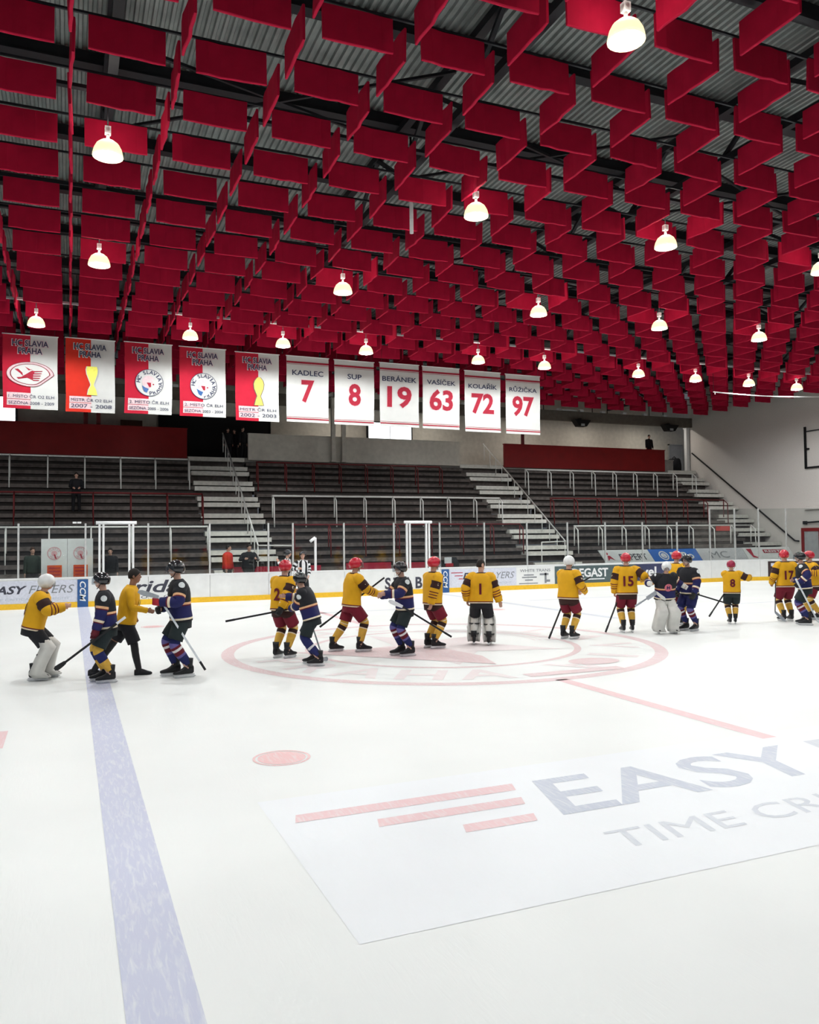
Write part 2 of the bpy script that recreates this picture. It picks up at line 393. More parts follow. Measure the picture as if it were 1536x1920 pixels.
row((-1.07, 4.02, 7.45, 10.8, 15.8, 19.05, 24.1, 27.45, 30.8, 34.0), 14.45, 'low row behind the banners')
row((.7, 7.5, 14.3, 19.3, 24.0), 7.3, 'middle row above the numbered banners')
row((.65, 8.56, 14.0, 19.5), .75, 'row high over the players')
lamp(CAM_POS.x+7.6, -5.9, 'largest and nearest glowing bell lamp at the top right')
for i, (x, y) in enumerate(((.7, -5.9), (14.3, -5.9), (21, -5.9), (.7, -12.4), (7.6, -12.4), (14.3, -12.4), (-6.2, -5.9), (-6.2, .75), (-6.2, 7.3), (-6.2, 14.45), (-6.2, -12.4), (26.5, .75), (30, 7.3))):
    lamp(CAM_POS.x+x, y, 'bell lamp hanging over the near ice outside the picture')

# ------------------------------------------------------------------ walls and gallery
surf = lambda Y: .6875*(Y+15.45)-23.14
wr = MB().box(32.5, 33.0, 2, 28.5, -.05, DECK_Z-.3); wall_r = wr.build('wall_right', M_WALL)
tag(wall_r, 'grey roughcast end wall beside the terrace', 'wall', kind='structure')
wb = MB().box(-22, 40, 31.5, 31.8, 5, DECK_Z-.3)
tag(wb.build('wall_back', M_BACK), 'beige back wall of the upper gallery', 'wall', kind='structure')
ws = MB().box(-22, 40, 33.2, 33.4, -.05, 5); 
gf = MB().box(-22, 36, 28.0, 31.6, 6.5, 6.72); tag(gf.build('floor_gallery', M_CONC), 'concrete gallery floor at the top of the terrace', 'floor', kind='structure')
bm_ = MB().box(-22, 32.5, 28.25, 28.55, 9.75, 10.38); beam = bm_.build('trim_1', M_BEAM); tag(beam, 'brown beam over the gallery front', 'beam', kind='structure')
for i in range(-4, 23): MB().box(GX0+GP*i-.13, GX0+GP*i+.13, 28.2, 28.45, 10.38, 10.52).build('beam_block', M_WHITE, beam)
MB().box(21.6, 23.0, 28.2, 28.4, 10.40, 10.46).build('beam_strip', M_WHITE, beam)
# windows in the back wall
def window(n, x0, x1, z0, z1, lab, panes):
    o = MB().box(x0-.08, x1+.08, 31.36, 31.5, z0-.08, z1+.08).build('window_%d' % n, M_BLACK); tag(o, lab, 'window', kind='structure')
    wd = (x1-x0)/panes
    for k in range(panes): MB().box(x0+k*wd+.03, x0+(k+1)*wd-.03, 31.32, 31.37, z0, z1).build('pane', M_WIN, o)
window(1, 9.78, 12.68, 8.43, 9.50, 'bright daylit double window under the numbered banners', 2)
window(2, -12.2, -9.85, 8.5, 9.9, 'bright daylit window under the leftmost banner', 2)
# gallery doors, and a dark opening whose shade is painted as a black panel
def panel_on_back(name, x0, x1, z0, z1, m, lab, cat='door'):
    mb = MB().box(x0, x1, 31.38, 31.5, z0, z1).box(x0-.07, x0, 31.34, 31.5, z0, z1+.07).box(x1, x1+.07, 31.34, 31.5, z0, z1+.07).box(x0-.07, x1+.07, 31.34, 31.5, z1, z1+.07)
    tag(mb.build(name, m), lab, cat, kind='structure')
panel_on_back('door_1', -2.6, 3.6, 6.75, 9.35, M_BLACK, 'wide dark opening painted black in the gallery behind the left stairs')
panel_on_back('door_2', -4.6, -3.6, 6.75, 8.9, mat('brown_door', (.12, .06, .04), .7), 'brown door at the back of the left gallery')
panel_on_back('door_3', 33.2, 34.3, 6.75, 8.9, M_GREYSTEEL, 'grey door at the right end of the gallery')
# parapets
def parapet(x0, x1, z0, z1, m, lab):
    mb = MB().box(x0, x1, 27.82, 27.98, z0, z1).box(x0-.02, x1+.02, 27.78, 28.02, z1, z1+.05)
    o = mb.build('parapet', m); tag(o, lab, 'parapet')
    n = max(1, round((x1-x0)/2.1))
parapet(-16, -1.58, 6.60, 8.12, M_REDBOX, 'long dark red parapet at the top of the left terrace')
parapet(1.62, 14.30, 6.60, 8.0, M_BACK, 'beige parapet at the top of the middle terrace')
parapet(17.38, 29.7, 6.60, 8.0, M_REDBOX, 'dark red parapet at the top of the right terrace')
def column(x, y, z0, z1, m, lab, r=.11):
    mb = MB().box(x-r, x+r, y-r, y+r, z0, z1).box(x-r*1.4, x+r*1.4, y-r*1.4, y+r*1.4, z0, z0+.06).box(x-r*1.4, x+r*1.4, y-r*1.4, y+r*1.4, z1-.06, z1)
    tag(mb.build('column', m), lab, 'column')
column(6.35, 27.66, 6.6, 10.2, M_BACK, 'left one of two beige columns on the beige parapet')
column(6.95, 27.66, 6.6, 10.2, M_BACK, 'right one of two beige columns on the beige parapet')
column(18.9, 28.2, 6.72, 9.75, M_REDRAIL, 'thin dark red column behind the right red parapet', .08)
column(-6.5, 28.2, 6.72, 9.75, M_REDRAIL, 'left one of two red columns behind the left parapet', .1)
column(-5.9, 28.2, 6.72, 9.75, M_REDRAIL, 'right one of two red columns behind the left parapet', .1)
column(32.35, 28.65, 6.72, 9.75, M_WHITE, 'white column at the right end of the gallery', .12)
pg = MB().box(28.4, 30.6, 28.05, 29.6, 6.72, 7.36).box(28.35, 30.65, 28.03, 29.65, 7.36, 7.42); tag(pg.build('camera_platform', M_CONC), 'raised platform in the gallery behind the right red parapet', 'platform')
# speakers on the beam
def speaker(x, lab):
    r = empty('loudspeaker', (x, 27.95, 9.6)); tag(r, lab, 'loudspeaker')
    MB().prism([(-.62, .18), (.62, .18), (.30, -.24), (-.30, -.24)], -.25, .2).build('cabinet', M_BLACK, r)
    MB().box(-.16, .10, -.29, -.24, -.22, -.08).build('horn', M_GREYSTEEL, r); MB().box(-.06, .06, .0, .3, .15, .3).build('bracket', M_STEEL, r)
speaker(23.1, 'left one of two black loudspeakers under the gallery beam'); speaker(30.25, 'right one of two black loudspeakers under the gallery beam')
# tube lights of the gallery, behind the beam
tube_data = bpy.data.lights.new('tube_light', 'AREA'); tube_data.shape = 'RECTANGLE'; tube_data.size = 1.5; tube_data.size_y = .12; tube_data.energy = 55; tube_data.color = (1, .95, .86)
M_TUBE = mat('tube_glow', (1, 1, 1), .4, emit=6, ecol=(1, .96, .88)); M_TUBE.cycles.emission_sampling = 'NONE'
for x, lb in ((7.5, 'leftmost tube light behind the gallery beam'), (13.5, 'second tube light from left behind the gallery beam'), (20.5, 'third tube light from left behind the gallery beam'), (25.5, 'fourth tube light from left behind the gallery beam'), (30.2, 'rightmost tube light behind the gallery beam')):
    r = empty('tube_lamp', (x, 29.2, 10.2)); tag(r, lb, 'lamp', 'tube lights of the gallery')
    MB().box(-.8, .8, -.09, .09, 0, .07).build('housing', M_WHITE, r); MB().tube([(-.75, 0, -.02), (.75, 0, -.02)], .022, 8).build('tube', M_TUBE, r)
    for dx in (-.6, .6): MB().box(dx-.02, dx+.02, -.02, .02, .07, DECK_Z-10.2).build('drop_rod', M_STEEL, r)
    l = bpy.data.objects.new('tube_light', tube_data); COL.objects.link(l); l.parent = r; l.location = (0, 0, -.06)
# things on the end wall
def frame_wall():
    r = empty('wall_frame', (32.4, 17.2, 6.2)); tag(r, 'black rectangular metal frame high on the end wall', 'frame')
    MB().box(-.05, .05, 1.65, 1.75, -.08, 2.35).build('upright', M_BLACK, r); MB().box(-.05, .05, -2.2, -2.1, -.08, 2.35).build('upright', M_BLACK, r)
    MB().box(-.05, .05, -2.2, 1.75, -.1, .0).build('lower_bar', M_BLACK, r); MB().box(-.03, .03, -2.2, 1.75, 2.05, 2.1).build('upper_bar', M_STEEL, r)
    MB().box(-.03, .12, 1.5, 1.6, 1.0, 1.1).build('wall_bracket', M_BLACK, r)
frame_wall()
do = MB().box(32.38, 32.5, 19.15, 19.34, -.02, 2.65).box(32.38, 32.5, 18.0, 18.15, -.02, 2.65).box(32.38, 32.5, 18.15, 19.15, 2.45, 2.65).build('door_4', M_REDBOX); tag(do, 'red framed doorway in the end wall', 'door', kind='structure')
MB().box(32.42, 32.47, 18.15, 19.15, 0, 2.45).build('door_leaf', M_GREYSTEEL, do)
hb = MB().tube([(32.3, 19.05, 2.95), (32.3, 16.8, 3.05)], .05).box(32.25, 32.5, 18.98, 19.1, 2.85, 3.05).build('wall_bar', M_BLACK); tag(hb, 'short black bar above the red doorway', 'bar')
hr = empty('handrail', (32.38, 23, 4)); tag(hr, 'long black handrail sloping down the end wall', 'handrail')
MB().tube([(0, 5.2, 3.96), (0, -3.2, -2.09), (0, -3.5, -2.12)], .05).build('rail', M_BLACK, hr)
for k in range(5):
    y = 4.6-k*1.9; MB().tube([(0, y, 3.96-(5.2-y)*.72), (.14, y, 3.9-(5.2-y)*.72)], .025).build('bracket', M_BLACK, hr)
lg = MB().prism([(0, 0), (.02, .16), (.25, .2), (.25, 0)], -1.6, 1.6).build('wall_ledge', M_WALL, None, (32.26, 17.4, 3.72)); tag(lg, 'low grey ledge on the end wall above the doorway', 'ledge')

# ------------------------------------------------------------------ terrace
ter = empty('terrace', (0, 18.6, 0)); tag(ter, 'dark stepped standing terrace behind the rink', 'terrace', kind='structure')
RISE = .36; TR = RISE/.6875
SECT = [(-18, -1.55), (1.45, 14.33), (17.2, 30.0)]
rows_ = []
z = .30
while z < 6.6: rows_.append(z); z += RISE
for k, z in enumerate(rows_):
    Y = (z+23.14)/.6875-15.45
    for x0, x1 in SECT:
        o = MB().box(x0, x1, Y+.16, Y+TR+.10, z-RISE, z-.07).build('riser', M_TERR_SHADE, ter); o.location = (0, -18.6, 0)
        o = MB().box(x0, x1, Y, Y+TR+.04, z-.17, z).build('terrace_step', M_TERR, ter); o.location = (0, -18.6, 0)
# stairs: concrete flights with two treads to a double row
def stairs(x0, x1, lab):
    r = empty('stair_flight', ((x0+x1)/2, 18.6, 0)); tag(r, lab, 'stairs')
    hw = (x1-x0)/2
    z = .12; k = 0
    while z < 6.74:
        Y = (z+23.14)/.6875-15.45-18.6
        MB().box(-hw+.02, hw-.02, Y-.06, Y+.62, z-.21, z).build('tread', M_TREAD, r)
        MB().box(-hw+.05, hw-.05, Y+.35, Y+.70, z-.50, z-.21).build('riser', M_TERR, r)
        z += (.30 if k % 2 else .56); k += 1
    return r
stairs(-1.55, 1.45, 'left light concrete stairs between the terraces'); stairs(14.33, 17.2, 'middle light concrete stairs between the terraces'); stairs(30.0, 32.45, 'right light concrete stairs beside the end wall')
def stair_rail(x, xe, lab):
    r = empty('stair_handrail', (x, 19.7, 1)); tag(r, lab, 'handrail')
    zs = lambda Y: surf(Y)+.95
    MB().tube([(xe-x, .1, zs(19.8)-1.03), (0, .1, zs(19.8)-1), (0, 8.9, zs(28.6)-1)], .035).build('rail', M_RAIL, r)
    for k in range(13):
        y = .15+k*.72; MB().tube([(0, y, zs(19.7+y)-1), (0, y, zs(19.7+y)-1-.98)], .025, 6).build('post', M_RAIL, r)
    MB().tube([(xe-x, .1, zs(19.8)-1.03), (xe-x, .1, -.2)], .03, 6).build('post', M_RAIL, r)
stair_rail(.40, 1.95, 'white handrail down the middle of the left stairs'); stair_rail(16.33, 14.9, 'white handrail down the middle of the middle stairs')
def barrier(x0, x1, Y, m, lab, n, long=0.):
    zb = surf(Y); r = empty('crush_barrier', ((x0+x1)/2, Y, zb)); tag(r, lab, 'barrier'); h = 1.15; hx = (x1-x0)/2
    MB().tube([(-hx, 0, h), (hx, 0, h)], .042).build('top_rail', m, r)
    for i in range(n):
        x = -hx+.03+(2*hx-.06)*i/(n-1)
        MB().tube([(x, 0, h), (x, .02, .1)], .032, 6).build('post', m, r)
        MB().tube([(x, -.02, h), (x, -.32, h-.22), (x, -.36, -.38-long)], .032, 6).build('brace', m, r)
barrier(-14.6, -1.75, 25.74, M_RAIL, 'upper white barrier on the left terrace', 9)
barrier(-14.2, -1.5, 23.02, M_REDRAIL, 'dark red barrier across the middle of the left terrace', 9)
barrier(-14.4, -1.6, 20.75, M_RAIL, 'lower white barrier on the left terrace behind the glass', 9, .4)
barrier(1.58, 12.0, 25.68, M_REDRAIL, 'upper dark red barrier on the middle terrace', 8)
barrier(1.76, 14.27, 22.95, M_RAIL, 'white barrier across the middle terrace', 9)
barrier(2.2, 14.28, 20.85, M_REDRAIL, 'lower dark red barrier on the middle terrace behind the glass', 8)
barrier(17.5, 30.1, 25.66, M_RAIL, 'upper white barrier on the right terrace', 9)
barrier(17.5, 30.1, 23.0, M_REDRAIL, 'dark red barrier across the middle of the right terrace', 9)
barrier(17.46, 29.9, 20.68, M_RAIL, 'lower white barrier on the right terrace above the adverts', 9)

# ------------------------------------------------------------------ rink boards and glass
bd = empty('rink_boards', (0, BY, 0)); tag(bd, 'white rink boards with adverts, yellow kick plate and glass on top', 'boards')
def path_pt(s):
    """along the far boards: straight to X=22.5, then a corner of radius 7.5"""
    if s <= 22.5: return Vector((s, BY, 0)), Vector((1, 0, 0))
    a = (s-22.5)/7.5
    return Vector((22.5+7.5*math.sin(a), BY-7.5+7.5*math.cos(a), 0)), Vector((math.cos(a), -math.sin(a), 0))
def seg_box(mb, s0, s1, off0, off1, z0, z1, n=1, mi=0):
    rings = []
    for i in range(n+1):
        q, d = path_pt(s0+(s1-s0)*i/n); nr = Vector((-d.y, d.x, 0)); q = q-Vector((0, BY, 0))
        rings.append([q+nr*off0+Vector((0, 0, z0)), q+nr*off0+Vector((0, 0, z1)), q+nr*off1+Vector((0, 0, z1)), q+nr*off1+Vector((0, 0, z0))])
    mb.rings(rings, True, mi, False)
posts = [-15.2, -13.1, -11.0, -8.84, -6.71, -4.6, -2.41, -.2, .76, 2.84, 4.98, 7.04, 9.15, 11.26, 13.36, 15.41, 17.52, 19.56, 21.59, 23.15, 24.5, 25.9, 28.0, 30.1, 32.0]
for i in range(len(posts)-1):
    a, b = posts[i], posts[i+1]; n = 1 if b < 22.5 else 4
    mb = MB(); seg_box(mb, a+.006, b-.006, 0, .10, .0, 1.0, n); o = mb.build('board_panel', M_BOARD, bd)
    mb = MB(); seg_box(mb, a, b, -.02, .0, 0, .19, n); mb.build('kick_plate', M_YELLOW, bd)
    mb = MB(); seg_box(mb, a, b, -.025, .13, 1.0, 1.055, n); mb.build('cap_rail', M_WHITE, bd)
    top = 2.92 if b < 22.8 else 3.58
    if not (a == -6.71 or a == 4.98) or True:
        mb = MB(); seg_box(mb, a+.03, b-.03, .045, .057, 1.055, top, n); mb.build('glass_pane', M_GLASS, bd)
    q, d = path_pt(a)
    MB().box(-.03, .03, -.03, .03, 1.05, top+.01).build('glass_post', M_POSTG, bd, (q.x, q.y-BY+.05, 0))
def gate(x0, x1):
    g = empty('gate_frame', (0, 0, 0), 0, bd)
    for x in (x0, x0+.13, x1-.13, x1): MB().box(x-.035, x+.035, .0, .09, 1.05, 2.93).build('gate_post', M_WHITE, g)
    MB().tube([(x0-.12, .02, 2.95), (x1+.12, .02, 2.95)], .06).build('gate_bar', M_WHITE, g)
gate(-6.25, -5.12); gate(5.55, 6.55)
MB().box(1.62, 1.70, .0, .08, 1.05, 2.35).tube([(1.66, .04, 2.35), (1.45, .04, 2.2)], .06).build('gate_handle', M_WHITE, bd)
for x in (-7.05, -6.9): MB().box(x-.08, x+.05, .0, .1, 2.93, 2.99).build('glass_cap', M_WHITE, bd)
# adverts on the boards
C_INK = mat('dark_ink', (.05, .05, .07), .5); C_GREYINK = mat('grey_ink', (.22, .23, .25), .5); C_BLUE = mat('blue_print', (.03, .10, .28), .4)
C_REDINK = mat('red_print', (.45, .03, .06), .5); C_WHITEINK = mat('white_print', (.8, .8, .8), .5); C_GREEN = mat('grey_green_print', (.085, .12, .125), .45)
C_NAVY = mat('navy_print', (.05, .055, .12), .45); C_BROWN = mat('brown_print', (.05, .03, .03), .5); C_LILAC = mat('pale_lilac_print', (.66, .67, .76), .45); C_PALEINK = mat('pale_ink', (.45, .5, .58), .5)
def on_board(off=-.008): return lambda x, z: (x, off, z)
def advert(name, m, fn, off=-.008):
    mb = MB(); fn(mb, on_board(off)); return mb.build(name, m, bd)
def rect(x0, x1, z0, z1): return lambda mb, f: mb.add([f(x0, z0), f(x1, z0), f(x1, z1), f(x0, z1)], [(0, 1, 2, 3)])
def words_(t, x0, x1, z0, z1, bold=0., shear=0., sp=1.): return lambda mb, f: letter_mesh(mb, t, x0, x1, z0, z1, f, 0, bold, shear, sp)
def easy(x0, s):
    advert('advert_panel', C_LILAC, rect(x0, x0+3.45*s, .2, .97), -.004)
    def brs(mb, f):
        for k, (a, b) in enumerate(((0, .62), (.18, .62), (.38, .62))):
            z1 = .83-.13*k; mb.add([f(x0+.05+a*s, z1-.035), f(x0+.02+b*s, z1-.035), f(x0+.05+b*s, z1), f(x0+.08+a*s, z1)], [(0, 1, 2, 3)])
    advert('advert_bars', C_REDINK, brs)
    advert('advert_text', C_INK, words_('EASY', x0+.66*s, x0+1.86*s, .52, .80, .03, .3)); advert('advert_text', C_GREYINK, words_('FLYERS', x0+1.9*s, x0+3.35*s, .52, .80, .0, .3))
    advert('advert_text', C_PALEINK, words_('TIME CRITICAL AIR FREIGHT', x0+.7*s, x0+3.2*s, .30, .38))
easy(-10.42, 1.0); easy(7.46, .93)
def ccm(x):
    advert('advert_panel', C_BLUE, rect(x, x+.35, .0, .97), -.024)
    mb = MB(); letter_mesh(mb, 'CCM', 0, .70, 0, .20, lambda u, v: (x+.075+v, -.03, .90-u), 0, .02, .15); mb.build('advert_text', C_WHITEINK, bd)
ccm(-6.97); ccm(7.08)
advert('advert_text', C_INK, words_('frida', -5.35, -3.55, .42, .88, .02, .25)); advert('advert_text', C_INK, words_('O  H  O  T', -4.85, -3.5, .22, .32))
advert('advert_text', C_INK, words_('STABEL', 4.55, 7.0, .22, .70, .03, 0, 1.4))
advert('advert_text', C_GREYINK, words_('WHITE TRANS', 10.85, 12.4, .76, .88, .01))
def wt(mb, f):
    for x0, x1, z0, z1 in ((11.05, 11.55, .60, .65), (10.95, 11.7, .50, .55), (11.1, 11.5, .38, .43), (10.8, 11.75, .24, .28), (12.1, 12.2, .25, .7), (11.85, 12.3, .6, .68), (12.2, 12.38, .3, .4)):
        mb.add([f(x0, z0), f(x1, z0), f(x1, z1), f(x0, z1)], [(0, 1, 2, 3)])
advert('advert_print', C_GREYINK, wt)
advert('advert_panel', C_GREEN, rect(12.63, 17.0, .15, .97), -.004); advert('advert_text', C_WHITEINK, words_('RADEGAST', 12.85, 15.5, .45, .85, .03))
advert('advert_print', C_WHITEINK, rect(13.5, 15.3, .33, .38))
advert('advert_panel', C_NAVY, rect(17.0, 18.85, .17, .97), -.004); advert('advert_text', C_WHITEINK, words_('vel', 17.4, 18.25, .38, .84, .03))
def corner_advert():
    for nm, m, s0, s1, z0, z1, off in (('advert_panel', C_BROWN, 24.9, 27.4, .14, .95, -.008), ('advert_print', C_LILAC, 25.05, 27.2, .70, .86, -.014), ('advert_print', C_PALEINK, 25.05, 27.2, .22, .32, -.014)):
        mb = MB(); seg_box(mb, s0, s1, off-.003, off, z0, z1, 4); mb.build(nm, m, bd)
    vs, fs, r = text_geo('PRO DRIVE', .02); out = []
    for u, v in vs:
        q, d = path_pt(25.15+u*1.9); nr = Vector((-d.y, d.x, 0)); q = q-nr*.016-Vector((0, BY, 0)); out.append((q.x, q.y, .42+v*.18))
    MB().add(out, fs).build('advert_text', C_WHITEINK, bd)
corner_advert()
# slanted advert banners standing behind the glass
def slanted(x0, x1, m, lab, fn=None):
    r = empty('advert_board', (x0, 16.5, 0)); tag(r, lab, 'advert'); wd = x1-x0; s = .48
    MB().prism([(s, 1.0), (wd+s, 1.0), (wd, 1.62), (0, 1.62)], 0, .05).build('panel', m, r)
    for x in (.5, wd-.1): MB().box(x-.03, x+.03, .05, .11, -.02, 1.3).build('support', M_STEEL, r)
    if fn: fn(r, lambda x, z: (x+s*(1.62-z)/.62, -.006, z))
def sl_txt(r, f, t, x0, x1, z0, z1, m, bold=.01):
    mb = MB(); letter_mesh(mb, t, x0, x1, z0, z1, f, 0, bold); mb.build('advert_text', m, r)
def ad1(r, f):
    sl_txt(r, f, 'EXPERT', 1.0, 2.6, 1.12, 1.42, C_INK)
    mb = MB(); disc(mb, .07, lambda x, z: f(.35+x, 1.46+z)); mb.add([f(.2, 1.1), f(.32, 1.35), f(.45, 1.35), f(.62, 1.12), f(.4, 1.22)], [(0, 1, 2, 3, 4)]); mb.build('advert_print', C_REDINK, r)
def ad2(r, f):
    sl_txt(r, f, 'BeBo', 1.2, 2.6, 1.12, 1.46, C_WHITEINK, .03)
    mb = MB(); annulus(mb, .17, .22, lambda x, z: f(.75+x*1.3, 1.3+z)); mb.build('advert_print', C_WHITEINK, r); sl_txt(r, f, 'e', .58, .92, 1.18, 1.42, C_WHITEINK, .03)
def ad3(r, f): sl_txt(r, f, 'MC', .7, 1.9, 1.12, 1.46, C_GREYINK, 0)
def ad4(r, f):
    mb = MB(); mb.add([f(.2, 1.55), f(.55, 1.55), f(.5, 1.2), f(.85, 1.05), f(.4, 1.1)], [(0, 1, 2, 3, 4)]); mb.add([f(1.3, 1.32), f(2.9, 1.32), f(2.9, 1.50), f(1.3, 1.50)], [(0, 1, 2, 3)]); mb.build('advert_print', C_REDINK, r)
    mb = MB(); letter_mesh(mb, 'REISTY', 1.4, 2.8, 1.35, 1.47, lambda x, z: (f(x, z)[0], -.01, z), 0, .02); mb.build('advert_text', C_WHITEINK, r)
slanted(15.95, 18.84, M_WHITE, 'white slanted advert board with red figure and dark lettering', ad1)
slanted(18.86, 21.84, mat('bright_blue_print', (.04, .16, .55), .5), 'bright blue slanted advert board with white lettering', ad2)
slanted(21.86, 24.9, mat('light_grey_print', (.6, .6, .62), .5), 'light grey slanted advert board with two thin letters', ad3)
slanted(24.92, 28.2, M_BOARD, 'white slanted advert board with red emblem and bar', ad4)
# red benches behind the boards
def bench(x0, x1, z1, lab):
    r = empty('player_bench', ((x0+x1)/2, 16.5, 0)); tag(r, lab, 'bench'); h = (x1-x0)/2
    m = mat('red_bench', (.42, .02, .05), .5)
    MB().box(-h, h, .1, .15, .65, z1).build('backrest', m, r); MB().box(-h, h, -.3, .1, .42, .47).build('seat', m, r)
    for x in (-h+.1, h-.1): MB().box(x-.03, x+.03, -.25, .14, -.02, .65).build('leg', M_STEEL, r)
bench(-1.3, 2.3, 1.22, 'longest red bench behind the glass beside the referees'); bench(3.4, 5.4, 1.28, 'red bench behind the glass left of the middle gate'); bench(6.0, 7.2, 1.25, 'short red bench behind the glass inside the middle gate')
def sign():
    r = empty('sign_board', (-7.3, 16.0, 0)); tag(r, 'white double notice board with pink crests and orange notices', 'notice board')
    C_O = mat('orange_print', (.75, .10, .03), .6); C_P = mat('pink_print', (.72, .42, .44), .6)
    for k, x in enumerate((-.43, .43)):
        p = MB().box(x-.425, x+.425, 0, .04, .5, 2.4).build('panel', M_WHITE, r)
        mb = MB(); f = lambda u, v, x=x: (x+u, -.006, 1.88+v); annulus(mb, .20, .235, f); ring_letters(mb, 'SLAVIA', .16, .07, 2.6, .5, f); ring_letters(mb, 'PRAHA', .16, .07, 3.9, 5.5, f, 0, True); disc(mb, .1, f); mb.build('crest', C_P, p)
        mb = MB(); mb.add([(x-.02, -.012, 1.85), (x+.03, -.012, 1.70), (x+.09, -.012, 1.66), (x+.03, -.012, 1.85)], [(0, 1, 2, 3)]); mb.build('crest_mark', C_REDINK, p)
        MB().add([(x-.23, -.006, 1.0), (x+.25, -.006, 1.0), (x+.25, -.006, 1.46), (x-.23, -.006, 1.46)], [(0, 1, 2, 3)]).build('notice', C_O, p)
        for j in range(3): MB().add([(x-.18, -.012, 1.1+.12*j), (x+.2, -.012, 1.1+.12*j), (x+.2, -.012, 1.14+.12*j), (x-.18, -.012, 1.14+.12*j)], [(0, 1, 2, 3)]).build('notice_line', C_REDINK, p)
        for xx in (x-.4, x+.4): MB().box(xx-.02, xx+.02, 0, .04, -.02, .5).build('leg', M_STEEL, r)
sign()

# ------------------------------------------------------------------ banners
M_CLOTH = mat('white_cloth', (.53, .525, .51), .85, var=.04, scale=3); M_CLOTHR = mat('red_cloth', (.42, .008, .028), .85, var=.08, scale=3)
M_CLOTHO = mat('orange_red_cloth', (.52, .022, .010), .85, var=.08, scale=3); M_NUM = mat('number_red', (.30, .012, .030), .8)
M_NAME = mat('name_ink', (.03, .035, .08), .8); M_GOLD = mat('gold_print', (.62, .47, .10), .7); M_LEMON = mat('yellow_print', (.80, .76, .13), .7); M_PINK = mat('pale_pink_cloth', (.60, .44, .46), .8)
BANY = 17.214
_bk = (BANY+15.4536)/(15.8+15.4536)
def bsc(x0, x1, z0, z1): return CAM_POS.x+(x0-CAM_POS.x)*_bk, CAM_POS.x+(x1-CAM_POS.x)*_bk, CAM_POS.z+(z0-CAM_POS.z)*_bk, CAM_POS.z+(z1-CAM_POS.z)*_bk
